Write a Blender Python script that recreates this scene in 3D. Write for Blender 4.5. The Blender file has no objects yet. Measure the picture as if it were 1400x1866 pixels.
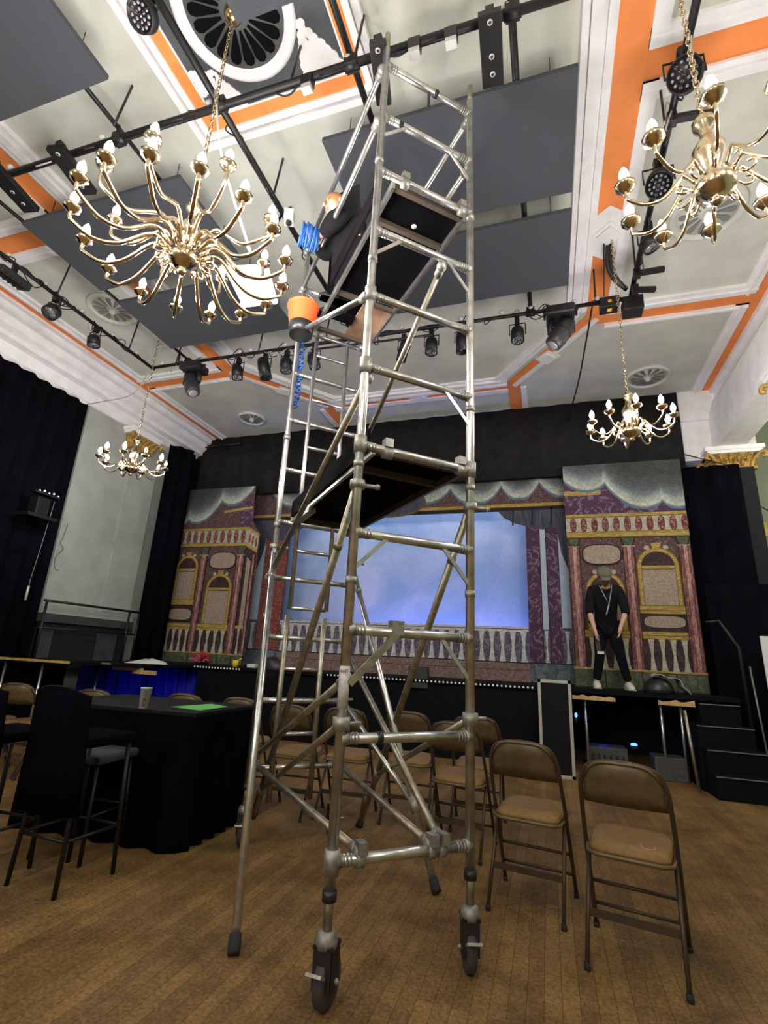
import bpy, math, random
from mathutils import Vector, Matrix
random.seed(7)
C = bpy.context.scene.collection
SC = bpy.context.scene
PI = math.pi
def V(*a): return Vector(a)

# ------------------------------------------------------------------ camera, world, lights, exposure
cam_d = bpy.data.cameras.new('camera'); cam = bpy.data.objects.new('camera', cam_d); C.objects.link(cam)
F_PX = 904.732; YAW, PITCH, ROLL, CAM_H = -0.3205, 0.2881, 0.0511, 1.401
cam_d.sensor_fit = 'VERTICAL'; cam_d.sensor_height = 36.0; cam_d.lens = F_PX/1866*36.0
cam_d.clip_start = 0.05; cam_d.clip_end = 200
fw = V(math.sin(YAW)*math.cos(PITCH), math.cos(YAW)*math.cos(PITCH), math.sin(PITCH))
rt = V(math.cos(YAW), -math.sin(YAW), 0); up = rt.cross(fw)
r2 = rt*math.cos(ROLL) + up*math.sin(ROLL); u2 = -rt*math.sin(ROLL) + up*math.cos(ROLL)
m = Matrix((r2, u2, -fw)).transposed().to_4x4(); m.translation = V(0, 0, CAM_H)
cam.matrix_world = m
SC.camera = cam
w = bpy.data.worlds.new('world'); SC.world = w; w.use_nodes = True
w.node_tree.nodes['Background'].inputs[0].default_value = (0.75, 0.85, 1.0, 1)
w.node_tree.nodes['Background'].inputs[1].default_value = 0.015
SC.view_settings.view_transform = 'Standard'; SC.view_settings.look = 'None'
SC.view_settings.gamma = 1.0; SC.view_settings.use_curve_mapping = False
SC.view_settings.exposure = 0.0
BULB = 500.0           # emission strength of every chandelier bulb
def lamp(name, kind, loc, energy, col=(1, 1, 1), size=0.3, target=None, size_y=None, spot=None):
    l = bpy.data.lights.new(name, kind); l.energy = energy; l.color = col
    if kind == 'AREA':
        l.size = size
        if size_y: l.shape = 'RECTANGLE'; l.size_y = size_y
    else: l.shadow_soft_size = size
    if spot: l.spot_size = spot; l.spot_blend = 0.6
    o = bpy.data.objects.new(name, l); C.objects.link(o); o.location = loc
    if target is not None: o.rotation_euler = (Vector(target)-Vector(loc)).to_track_quat('-Z', 'Y').to_euler()
    return o
# bare point lights added out of view, for further chandeliers presumed behind the camera
lamp('hall_chandelier_light', 'POINT', (-2.2, -3.6, 4.0), 330, (1, .95, .88), .5)
lamp('hall_chandelier_light', 'POINT', (0.9, -1.2, 3.9), 110, (1, .95, .88), .35)
lamp('hall_chandelier_light', 'POINT', (-5.4, -0.6, 3.9), 110, (1, .95, .88), .35)
# stage lights washing the sky cloth: ground row behind the balustrade and a batten above
lamp('ground_row_light', 'AREA', (-1.9, 9.78, 1.2), 60, (.2, .27, 1), 3.6, (-1.9, 10.3, 2.0), .12)
lamp('cyc_batten_light', 'AREA', (-2.6, 9.75, 4.9), 26, (.6, .8, 1), 5.5, (-2.6, 10.3, 2.8), .2)
lamp('under_stage_light', 'POINT', (-7.0, 8.0, .75), 2.6, (.02, .04, 1), .08)
lamp('under_stage_light', 'POINT', (0.75, 8.9, .45), .7, (.02, .04, 1), .05)

lamp('side_aisle_light', 'POINT', (4.6, 7.6, 4.6), 95, (1, .97, .85), .3)  # unseen lamp added to brighten the green wall at the right
# ------------------------------------------------------------------ materials
MATS = {}
def mat(name, col, rough=.6, metal=0., noise=None, bump=None, emis=None, spec=None, two=None, coat=0):
    """noise=(scale, amount) mottles the colour; two=(colour2, scale, lo, hi) veins a second colour in; bump=(scale, strength)"""
    if name in MATS: return MATS[name]
    m = bpy.data.materials.new(name); m.use_nodes = True; nt = m.node_tree; b = nt.nodes['Principled BSDF']
    b.inputs['Base Color'].default_value = (*col, 1); b.inputs['Roughness'].default_value = rough; b.inputs['Metallic'].default_value = metal
    if spec is not None: b.inputs['Specular IOR Level'].default_value = spec
    if emis: b.inputs['Emission Color'].default_value = (*emis[0], 1); b.inputs['Emission Strength'].default_value = emis[1]
    if noise or bump or two:
        tc = nt.nodes.new('ShaderNodeTexCoord')
    last = None
    if two:
        n = nt.nodes.new('ShaderNodeTexNoise'); n.inputs['Scale'].default_value = two[1]; n.inputs['Detail'].default_value = 6; n.inputs['Distortion'].default_value = two[4] if len(two) > 4 else .8
        mp = nt.nodes.new('ShaderNodeMapping')
        if len(two) > 5: mp.inputs['Scale'].default_value = two[5]
        nt.links.new(tc.outputs['Object'], mp.inputs[0]); nt.links.new(mp.outputs[0], n.inputs['Vector'])
        r = nt.nodes.new('ShaderNodeValToRGB'); r.color_ramp.elements[0].position = two[2]; r.color_ramp.elements[1].position = two[3]
        r.color_ramp.elements[0].color = (*col, 1); r.color_ramp.elements[1].color = (*two[0], 1)
        nt.links.new(n.outputs['Fac'], r.inputs[0]); last = r.outputs[0]
    if noise:
        n = nt.nodes.new('ShaderNodeTexNoise'); n.inputs['Scale'].default_value = noise[0]; n.inputs['Detail'].default_value = 5
        nt.links.new(tc.outputs['Object'], n.inputs['Vector'])
        r = nt.nodes.new('ShaderNodeMapRange'); r.inputs[1].default_value = .3; r.inputs[2].default_value = .7
        r.inputs[3].default_value = 1-noise[1]; r.inputs[4].default_value = 1+noise[1]
        nt.links.new(n.outputs['Fac'], r.inputs[0])
        mx = nt.nodes.new('ShaderNodeVectorMath'); mx.operation = 'SCALE'
        if last: nt.links.new(last, mx.inputs[0])
        else: mx.inputs[0].default_value = col
        nt.links.new(r.outputs[0], mx.inputs['Scale']); last = mx.outputs[0]
    if last: nt.links.new(last, b.inputs['Base Color'])
    if bump:
        n = nt.nodes.new('ShaderNodeTexNoise'); n.inputs['Scale'].default_value = bump[0]; n.inputs['Detail'].default_value = 4
        nt.links.new(tc.outputs['Object'], n.inputs['Vector'])
        bp = nt.nodes.new('ShaderNodeBump'); bp.inputs['Strength'].default_value = bump[1]; bp.inputs['Distance'].default_value = .01
        nt.links.new(n.outputs['Fac'], bp.inputs['Height']); nt.links.new(bp.outputs[0], b.inputs['Normal'])
    MATS[name] = m; return m

def floor_mat():
    m = bpy.data.materials.new('worn strip floorboards'); m.use_nodes = True; nt = m.node_tree; b = nt.nodes['Principled BSDF']
    tc = nt.nodes.new('ShaderNodeTexCoord'); mp = nt.nodes.new('ShaderNodeMapping'); mp.inputs['Rotation'].default_value = (0, 0, PI/2)
    nt.links.new(tc.outputs['Object'], mp.inputs[0])
    br = nt.nodes.new('ShaderNodeTexBrick'); br.inputs['Scale'].default_value = 1
    br.inputs['Brick Width'].default_value = 1.9; br.inputs['Row Height'].default_value = .075; br.inputs['Mortar Size'].default_value = .0016; br.inputs['Mortar Smooth'].default_value = .3
    br.inputs['Color1'].default_value = (.245, .145, .05, 1); br.inputs['Color2'].default_value = (.175, .1, .036, 1); br.inputs['Mortar'].default_value = (.07, .038, .016, 1)
    br.offset = .37
    nt.links.new(mp.outputs[0], br.inputs[0])
    n = nt.nodes.new('ShaderNodeTexNoise'); n.inputs['Scale'].default_value = 2.2; n.inputs['Detail'].default_value = 10; n.inputs['Roughness'].default_value = .78
    nt.links.new(tc.outputs['Object'], n.inputs['Vector'])
    r = nt.nodes.new('ShaderNodeMapRange'); r.inputs[1].default_value = .3; r.inputs[2].default_value = .7; r.inputs[3].default_value = .42; r.inputs[4].default_value = 1.5
    nt.links.new(n.outputs['Fac'], r.inputs[0])
    g = nt.nodes.new('ShaderNodeTexNoise'); g.inputs['Scale'].default_value = 60; g.inputs['Detail'].default_value = 3
    nt.links.new(tc.outputs['Object'], g.inputs['Vector'])
    r3 = nt.nodes.new('ShaderNodeMapRange'); r3.inputs[1].default_value = .3; r3.inputs[2].default_value = .7; r3.inputs[3].default_value = .62; r3.inputs[4].default_value = 1.38
    nt.links.new(g.outputs['Fac'], r3.inputs[0])
    mm = nt.nodes.new('ShaderNodeMath'); mm.operation = 'MULTIPLY'; nt.links.new(r.outputs[0], mm.inputs[0]); nt.links.new(r3.outputs[0], mm.inputs[1])
    mx = nt.nodes.new('ShaderNodeVectorMath'); mx.operation = 'SCALE'; nt.links.new(br.outputs[0], mx.inputs[0]); nt.links.new(mm.outputs[0], mx.inputs['Scale'])
    nt.links.new(mx.outputs[0], b.inputs['Base Color']); b.inputs['Roughness'].default_value = .62; b.inputs['Specular IOR Level'].default_value = .3
    return m

alu = mat('scuffed aluminium', (.60, .60, .58), .30, .93, noise=(14, .25), bump=(40, .08))
alu_tint = mat('dull oxidised aluminium', (.36, .33, .26), .42, .9, noise=(18, .3), bump=(30, .15))  # brown tint puts the floor's reflection on the tubes into the colour
alu_cast = mat('cast aluminium clamp', (.34, .33, .30), .55, .8, noise=(30, .3))
blackm = mat('black painted metal', (.012, .012, .013), .45, .3)
blackp = mat('black plastic', (.015, .015, .017), .4)
blackf = mat('black cloth', (.0028, .0026, .005), .95, noise=(6, .3), spec=.03)
blackd = mat('black wool drape', (.0032, .0032, .006), 1, noise=(3, .4), spec=.05)
pelmetm = mat('charcoal border cloth', (.021, .020, .020), 1, noise=(4, .25), spec=.05)
rubber = mat('black rubber', (.02, .02, .02), .8)
ply = mat('dark phenolic plywood', (.004, .0035, .005), .8, noise=(8, .3), spec=.05)
plytan = mat('bare plywood', (.42, .25, .15), .7, noise=(8, .2))
brass = mat('polished brass', (.74, .60, .40), .17, 1)
brassd = mat('aged brass', (.45, .32, .14), .28, 1)
bulbm = mat('lit candle bulb', (1, .95, .85), .3, emis=((1, .965, .93), BULB))
candle = mat('cream candle sleeve', (.8, .75, .62), .5)
white = mat('white painted plaster', (.85, .83, .84), .8, noise=(5, .07), bump=(60, .1))
cream = mat('pale sage plaster', (.60, .61, .54), .85, noise=(2.5, .09), bump=(50, .12))
sage2 = mat('grey green plaster', (.36, .38, .345), .85, noise=(3, .1), bump=(50, .12))
orange = mat('orange painted band', (.86, .27, .07), .75, noise=(3, .1))
panelm = mat('charcoal acoustic felt', (.052, .056, .068), .95, noise=(120, .25))
slate = mat('slate grey paint', (.07, .075, .085), .8, noise=(8, .15))
goldleaf = mat('gilded plaster', (.45, .27, .06), .5, .25, noise=(20, .35), bump=(30, .4))
wallgreen = mat('light green wall paint', (.36, .40, .30), .85, noise=(2, .1))
walldark = mat('dark wall paint', (.006, .006, .008), .9)

# ------------------------------------------------------------------ mesh helpers
class MB:
    def __init__(s): s.v = []; s.f = []; s.m = []; s.s = []; s.mats = []
    def mi(s, m):
        if m not in s.mats: s.mats.append(m)
        return s.mats.index(m)
    def add(s, vs, fs, m, smooth=False):
        o = len(s.v); k = s.mi(m); s.v += [tuple(v) for v in vs]
        for f in fs: s.f.append(tuple(o+i for i in f)); s.m.append(k); s.s.append(smooth)
        return s
    def box(s, c, d, m, rz=0, M=None, taper=1.0):
        x, y, z = d[0]/2, d[1]/2, d[2]/2
        vs = [V(-x, -y, -z), V(x, -y, -z), V(x, y, -z), V(-x, y, -z), V(-x*taper, -y*taper, z), V(x*taper, -y*taper, z), V(x*taper, y*taper, z), V(-x*taper, y*taper, z)]
        R = M if M is not None else Matrix.Rotation(rz, 3, 'Z')
        vs = [R @ v + Vector(c) for v in vs]
        return s.add(vs, [(0, 3, 2, 1), (4, 5, 6, 7), (0, 1, 5, 4), (1, 2, 6, 5), (2, 3, 7, 6), (3, 0, 4, 7)], m)
    def bb(s, a, b, m):   # box from corner to corner
        a = Vector(a); b = Vector(b); return s.box((a+b)/2, [abs(t) for t in (b-a)], m)
    def path(s, pts, r, m, n=8, closed=False, caps=True):
        pts = [Vector(p) for p in pts]; N = len(pts); rs = r if isinstance(r, (list, tuple)) else [r]*N
        tang = []
        for i in range(N):
            a = pts[(i-1) % N] if (closed or i > 0) else pts[i]; b = pts[(i+1) % N] if (closed or i < N-1) else pts[i]
            t = (b-a); tang.append(t.normalized() if t.length > 1e-9 else V(0, 0, 1))
        t0 = tang[0]; u = t0.cross(V(0, 0, 1))
        if u.length < .05: u = t0.cross(V(1, 0, 0))
        u.normalize(); vs = []
        for i in range(N):
            t = tang[i]; u = (u - t*u.dot(t)); u.normalize(); w_ = t.cross(u)
            for k in range(n):
                a = 2*PI*k/n; vs.append(pts[i] + (u*math.cos(a)+w_*math.sin(a))*rs[i])
        fs = []
        for i in range(N if closed else N-1):
            j = (i+1) % N
            for k in range(n): fs.append((i*n+k, j*n+k, j*n+(k+1) % n, i*n+(k+1) % n))
        if caps and not closed: fs.append(tuple(range(n))[::1]); fs.append(tuple((N-1)*n+k for k in range(n))[::-1])
        return s.add(vs, fs, m, True)
    def tube(s, a, b, r, m, n=10): return s.path([a, b], r, m, n)
    def bar(s, a, b, w_, t, m):   # flat rectangular bar from a to b
        a = Vector(a); b = Vector(b); d = (b-a).normalized(); u = d.cross(V(0, 0, 1))
        if u.length < .05: u = V(1, 0, 0)
        u.normalize(); w2 = d.cross(u); M = Matrix((u, w2, d)).transposed()
        return s.box((a+b)/2, (t, w_, (b-a).length), m, M=M)
    def lathe(s, prof, c, m, n=16, M=None):
        vs = []; c = Vector(c)
        for r, z in prof:
            for k in range(n):
                a = 2*PI*k/n; p = V(r*math.cos(a), r*math.sin(a), z); vs.append(c + (M @ p if M is not None else p))
        fs = []
        for i in range(len(prof)-1):
            for k in range(n): fs.append((i*n+k, i*n+(k+1) % n, (i+1)*n+(k+1) % n, (i+1)*n+k))
        fs.append(tuple(range(n))[::-1]); fs.append(tuple((len(prof)-1)*n+k for k in range(n)))
        return s.add(vs, fs, m, True)
    def sphere(s, c, r, m, n=12, M=None):
        rr = r if isinstance(r, (tuple, list)) else (r, r, r)
        prof = [(math.sin(PI*i/(n//2)), -math.cos(PI*i/(n//2))) for i in range(n//2+1)]
        prof[0] = (.02, -1); prof[-1] = (.02, 1)
        S = Matrix.Diagonal(rr)
        return s.lathe(prof, c, m, n, (M @ S) if M is not None else S)
    def prism(s, poly, org, ux, uy, un, d, m):
        """outline in the plane (ux, uy) at org, given depth d along un"""
        org = Vector(org); n = len(poly)
        a = [org+ux*p[0]+uy*p[1] for p in poly]; b = [p+un*d for p in a]
        fs = [tuple(range(n)), tuple(range(2*n-1, n-1, -1))]+[(i, i+n, (i+1) % n+n, (i+1) % n) for i in range(n)]
        return s.add(a+b, fs, m)
    def build(s, name, parent=None, org=(0, 0, 0), bevel=0, solid=0, sub=0):
        me = bpy.data.meshes.new(name); o_ = Vector(org)
        me.from_pydata([tuple(Vector(v)-o_) for v in s.v], [], s.f)
        for mm in s.mats: me.materials.append(mm)
        me.polygons.foreach_set('material_index', s.m); me.polygons.foreach_set('use_smooth', s.s); me.update()
        o = bpy.data.objects.new(name, me); C.objects.link(o)
        if parent is not None: o.parent = parent
        else: o.location = o_
        if bevel:
            b = o.modifiers.new('bevel', 'BEVEL'); b.width = bevel; b.segments = 2; b.limit_method = 'ANGLE'
        if solid:
            b = o.modifiers.new('solid', 'SOLIDIFY'); b.thickness = solid
        if sub:
            b = o.modifiers.new('sub', 'SUBSURF'); b.levels = sub; b.render_levels = sub
        return o
def thing(name, label, cat, loc=(0, 0, 0), rz=0, group=None):
    o = bpy.data.objects.new(name, None); C.objects.link(o); o.location = loc; o.rotation_euler = (0, 0, rz); o.empty_display_size = .1
    o['label'] = label; o['category'] = cat
    if group: o['group'] = group
    return o
def tag(o, label, cat, group=None, kind=None):
    o['label'] = label; o['category'] = cat
    if group: o['group'] = group
    if kind: o['kind'] = kind
    return o
def struct(o): o['kind'] = 'structure'; return o
def copy_tree(o, parent=None):
    c = o.copy(); C.objects.link(c)
    if parent: c.parent = parent
    for ch in list(o.children): copy_tree(ch, c)
    return c
def lerp(a, b, t): return Vector(a)*(1-t)+Vector(b)*t
X, Y, Z = V(1, 0, 0), V(0, 1, 0), V(0, 0, 1)

# ------------------------------------------------------------------ the hall
CZ = 6.36
b = MB(); b.bb((-11, -7, -.1), (7, 12, 0), floor_mat()); struct(b.build('floor'))
b = MB(); b.bb((-11, -7, CZ), (7, 12, CZ+.2), cream); struct(b.build('ceiling'))
b = MB(); b.bb((-8.2, -7, 0), (-8.0, 11, 5.66), sage2); struct(b.build('wall_left'))
b = MB(); b.bb((5.4, -7, 0), (5.6, 12, CZ), wallgreen); struct(b.build('wall_right'))
b = MB(); b.bb((-11, -7.2, 0), (7, -7, CZ), wallgreen); struct(b.build('wall_rear'))
b = MB(); b.bb((-11, 10.6, 0), (3.3, 10.8, CZ), walldark)
b.bb((3.3, 10.6, 0), (7, 10.8, CZ), wallgreen); struct(b.build('wall_stage'))

_sc = [0]
def strip(b, x0, y0, x1, y1, m, t, z=CZ):      # every strip sits a hair lower than the last, so crossings stay clean
    _sc[0] = (_sc[0]+1) % 60; b.bb((x0, y0, z-t-_sc[0]*.00012), (x1, y1, z+.02+_sc[0]*.0001), m)
def dstrip(b, p, q, off0, off1, m, t):     # strip along the line p-q, between two sideways offsets
    p = V(*p, 0); q = V(*q, 0); d = (q-p).normalized(); n = V(d.y, -d.x, 0)
    a = [p+n*off0, q+n*off0, q+n*off1, p+n*off1]
    poly = [(v.x, v.y) for v in a]; _sc[0] = (_sc[0]+1) % 60; b.prism(poly, V(0, 0, CZ-t-_sc[0]*.00012), X, Y, Z, t+.02, m)
# orange bands
b = MB(); T = .012
for x0, x1 in ((.74, 1.0), (-5.5, -5.24)):
    cx = (x0+x1)/2
    strip(b, x0, -7, x1, 4.93, orange, T); strip(b, x0, 5.47, x1, 6.9, orange, T)
strip(b, 2.84, -7, 2.97, 10.6, orange, T); strip(b, -7.48, -7, -7.35, 10.6, orange, T)
for x0, x1 in ((1.0, 2.84), (-7.35, -5.5)):
    strip(b, x0, 3.3, x1, 3.56, orange, T); strip(b, x0, 6.68, x1, 6.9, orange, T); strip(b, x0, -.6, x1, -.34, orange, T)
dstrip(b, (.87, 6.72), (-.42, 8.36), -.13, .1, orange, T); dstrip(b, (-5.37, 6.72), (-4.08, 8.36), -.1, .13, orange, T)
strip(b, -4.15, 8.32, -.4, 8.46, orange, T)
strip(b, -.5, 8.3, -.27, 9.3, orange, T); strip(b, -4.23, 8.3, -4.0, 9.3, orange, T)
struct(b.build('trim_1'))
# plaster mouldings beside the bands
b = MB()
def ridges(x0, x1, y0, y1, side):      # stepped moulding running in depth
    w_ = x1-x0
    strip(b, x0, y0, x1, y1, white, .02)
    for f, t, ww in ((.12, .05, .1), (.42, .075, .16), (.8, .045, .08)):
        c = x0+w_*(f if side > 0 else 1-f); strip(b, c-w_*ww, y0, c+w_*ww, y1, white, t)
ridges(.46, .74, -7, 6.55, 1); ridges(-5.24, -4.96, -7, 6.55, -1)
strip(b, 1.0, 3.56, 1.13, 6.68, white, .035); strip(b, 1.0, -7, 1.13, 3.3, white, .035)
strip(b, -5.63, 3.56, -5.5, 6.68, white, .035); strip(b, -5.63, -7, -5.5, 3.3, white, .035)
for x0, x1 in ((2.68, 2.84), (-7.35, -7.19)):
    for y0, y1 in ((-7, -.6), (-.34, 3.3), (3.56, 6.68), (6.9, 10.6)): strip(b, x0, y0, x1, y1, white, .035); strip(b, x0+.05, y0, x0+.08, y1, white, .06)
for x0, x1 in ((1.0, 2.84), (-7.35, -5.5)):
    for y0, y1 in ((3.14, 3.3), (3.56, 3.72), (6.5, 6.68), (6.9, 7.0)): strip(b, x0, y0, x1, y1, white, .035); strip(b, x0, (y0+y1)/2-.015, x1, (y0+y1)/2+.015, white, .055)
dstrip(b, (.6, 6.55), (-.62, 8.1), -.1, .06, white, .04); dstrip(b, (.52, 6.5), (-.7, 8.05), 0, .05, white, .07); dstrip(b, (.66, 6.6), (-.55, 8.16), -.08, -.03, white, .07)
dstrip(b, (1.0, 6.85), (-.27, 8.46), -.18, -.1, white, .035)
dstrip(b, (-5.1, 6.55), (-3.88, 8.1), -.06, .1, white, .04); dstrip(b, (-5.02, 6.5), (-3.8, 8.05), -.05, 0, white, .07); dstrip(b, (-5.16, 6.6), (-3.95, 8.16), .03, .08, white, .07)
dstrip(b, (-5.5, 6.85), (-4.23, 8.46), .1, .18, white, .035)
strip(b, -4.0, 8.04, -.5, 8.3, white, .03); strip(b, -4.0, 8.1, -.5, 8.16, white, .07); strip(b, -4.0, 8.24, -.5, 8.3, white, .06)
strip(b, -4.0, 8.46, -.5, 8.58, white, .03); strip(b, -.27, 8.46, -.17, 9.3, white, .03); strip(b, -4.33, 8.46, -4.23, 9.3, white, .03)
for x0, x1 in ((.74, 1.0), (-5.5, -5.24)):     # plain plaster between the notched band ends
    cx = (x0+x1)/2; strip(b, x0, 4.9, x1, 5.5, white, .015)
    b.prism([(x0, 5.5), (x1, 5.5), (cx, 5.6)], V(0, 0, CZ-.016), X, Y, Z, .01, white); b.prism([(x0, 4.9), (cx, 4.8), (x1, 4.9)], V(0, 0, CZ-.016), X, Y, Z, .01, white)
# square plates that carry the chandelier hooks, and small star plates on the slanted sides
for cx, cy in ((.89, 5.2), (-5.37, 5.2), (.89, 2.22), (-5.37, 2.22), (.2, 7.6), (-4.7, 7.6), (-2.2, 8.4)):
    for s_, t in ((.2, .03), (.14, .05)):
        b.prism([(s_, 0), (0, s_), (-s_, 0), (0, -s_)], V(cx, cy, CZ-t), X, Y, Z, t, white)
struct(b.build('trim_2'))
# painted frame round the big rosette
b = MB(); fx0, fx1, fy0, fy1 = -2.98, -1.34, 1.3, 2.9
b.bb((fx0, fy0, CZ-.012), (fx1, fy1, CZ+.01), slate)
for (x0, y0, x1, y1) in ((fx0, fy0, fx0+.11, fy1), (fx1-.11, fy0, fx1, fy1), (fx0, fy0, fx1, fy0+.11), (fx0, fy1-.11, fx1, fy1)): strip(b, x0, y0, x1, y1, orange, .02)
for e, t in ((.0, .04), (.08, .06)):
    for (x0, y0, x1, y1) in ((fx0-e-.06, fy0-e-.06, fx0-e, fy1+e+.06), (fx1+e, fy0-e-.06, fx1+e+.06, fy1+e+.06), (fx0-e, fy0-e-.06, fx1+e, fy0-e), (fx0-e, fy1+e, fx1+e, fy1+e+.06)): strip(b, x0, y0, x1, y1, white, t)
for (x0, y0, x1, y1) in ((fx0+.11, fy0+.11, fx0+.125, fy1-.11), (fx1-.125, fy0+.11, fx1-.11, fy1-.11), (fx0+.11, fy1-.125, fx1-.11, fy1-.11)): strip(b, x0, y0, x1, y1, white, .02)
def blob(b, cx, cy, ux, uy, k=1.0):      # scalloped white cloud, tiers getting narrower towards the tip
    U_ = V(*ux, 0); W_ = V(*uy, 0); right = []
    # overlapping discs
    tiers = [(.17, .0), (.2, .07), (.15, .13), (.16, .19), (.11, .25), (.11, .31), (.07, .36), (.06, .42), (.03, .48), (.0, .5)]
    n_ = 0
    for w0, h0 in ((.17, .03), (.12, .04), (.0, .05), (.15, .13), (.06, .12), (.12, .2), (.04, .2), (.1, .27), (.0, .28), (.06, .34), (.04, .4), (.0, .46), (.02, .5)):
        for sg in ((-1, 1) if w0 else (1,)):
            c_ = V(cx, cy, 0)+(U_*w0*sg+W_*h0)*k; rr = (.085-.09*h0)*k; n_ += 1; zz = CZ-.02-.0003*n_
            b.prism([(rr*math.cos(2*PI*i/16), rr*math.sin(2*PI*i/16)) for i in range(16)], V(c_.x, c_.y, zz), X, Y, Z, .01, white)
blob(b, -1.66, 2.74, (1, 0), (-.15, -1), .8); blob(b, -2.62, 2.76, (1, 0), (-.1, -1), .62); blob(b, -2.84, 2.5, (0, 1), (1, -.1), .45)
struct(b.build('trim_3'))
ventm_ = mat('grey vent petal', (.20, .20, .18), .8); petalm = mat('dark vent opening', (.004, .004, .004), .9, spec=.05); roundel = mat('grey roundel paint', (.085, .09, .092), .8)
def rosette(name, x, y, r, petals, dark, ringm, hub):
    b = MB(); rc = V(x, y, CZ)
    b.lathe([(r, 0), (r, -.03), (r*.95, -.05), (r*.86, -.05), (r*.84, -.02), (r*.8, -.015)], rc, ringm, 40)
    b.lathe([(r*.82, -.016), (r*.82, -.012)], rc, ringm if dark is slate else cream, 32)
    if dark is slate: b.lathe([(r*.8, -.02), (r*.8, -.014)], rc, roundel, 32)
    for k in range(petals):
        a = 2*PI*k/petals; d = V(math.cos(a), math.sin(a), 0); n = V(-d.y, d.x, 0)
        p = [(r*.24, -.008), (r*.64, -.046*r/.48), (r*.72, -.034*r/.48), (r*.75, 0), (r*.72, .034*r/.48), (r*.64, .046*r/.48), (r*.24, .008)]
        b.prism(p, rc+V(0, 0, -.03), d, n, Z, .008, petalm if dark is slate else ventm_)
    b.sphere(rc-V(0, 0, .05), hub, brassd if hub > .06 else ringm)
    return struct(b.build(name))
rosette('trim_4', -2.2, 2.13, .5, 18, slate, white, .075)
for i, (x, y, r) in enumerate(((-6.15, 4.8, .36), (-6.0, 8.5, .3), (1.86, 8.6, .36), (1.9, 5.17, .38))): rosette('trim_%d' % (5+i), x, y, r, 12, cream, cream, .055)
# cornices
def profile(name, pts, y0, y1, m):
    n = len(pts); b = MB()
    b.add([(p[0], y0, p[1]) for p in pts]+[(p[0], y1, p[1]) for p in pts], [(i, i+1, i+1+n, i+n) for i in range(n-1)]+[(n-1, 0, n, 2*n-1), tuple(range(n)), tuple(range(2*n-1, n-1, -1))], m)
    return struct(b.build(name))
profile('trim_9', [(-7.48, 6.37), (-7.48, 6.30), (-7.56, 6.30), (-7.58, 6.20), (-7.66, 6.18), (-7.70, 6.06), (-7.80, 6.0), (-7.80, 5.93), (-7.92, 5.9), (-7.93, 5.86), (-7.935, 5.855), (-7.95, 5.72), (-7.98, 5.70), (-7.98, 5.64), (-8.2, 5.64), (-8.2, 6.37)], -7, 10.6, white)
profile('trim_10', [(2.97, 6.37), (2.97, 6.28), (3.04, 6.27), (3.04, 6.16), (3.0, 6.12), (2.94, 5.98), (2.94, 5.9), (2.90, 5.88), (2.88, 5.12), (3.3, 5.12), (3.3, 6.37)], -7, 9.3, white)
b = MB(); b.bb((2.4, 9.3, 5.0), (3.55, 9.6, CZ), white); b.bb((2.45, 9.26, 5.75), (3.0, 9.3, 5.95), white); struct(b.build('wall_proscenium'))
# left pilaster with its plinth
b = MB(); b.bb((-8.0, 6.2, 1.98), (-7.93, 8.05, 5.66), sage2); b.bb((-8, 7.35, 1.98), (-7.9, 8.05, 5.66), sage2)
struct(b.build('trim_11'))
dk = mat('dark stone plinth', (.035, .042, .04), .8, noise=(5, .3)); dk2 = mat('black stone recess', (.005, .005, .007), .8)  # openings in the plinth drawn as a flat near-black block
b = MB(); b.bb((-8.0, 6.2, 1.0), (-7.86, 8.05, 1.72), dk2); b.bb((-8, 6.15, 1.72), (-7.8, 8.1, 1.86), dk); b.bb((-8, 6.15, 1.86), (-7.84, 8.1, 1.98), sage2)
for y0, y1 in ((6.2, 6.42), (7.35, 7.75)): b.bb((-7.9, y0, 1.1), (-7.8, y1, 1.6), dk)
struct(b.build('trim_12'))
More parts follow.
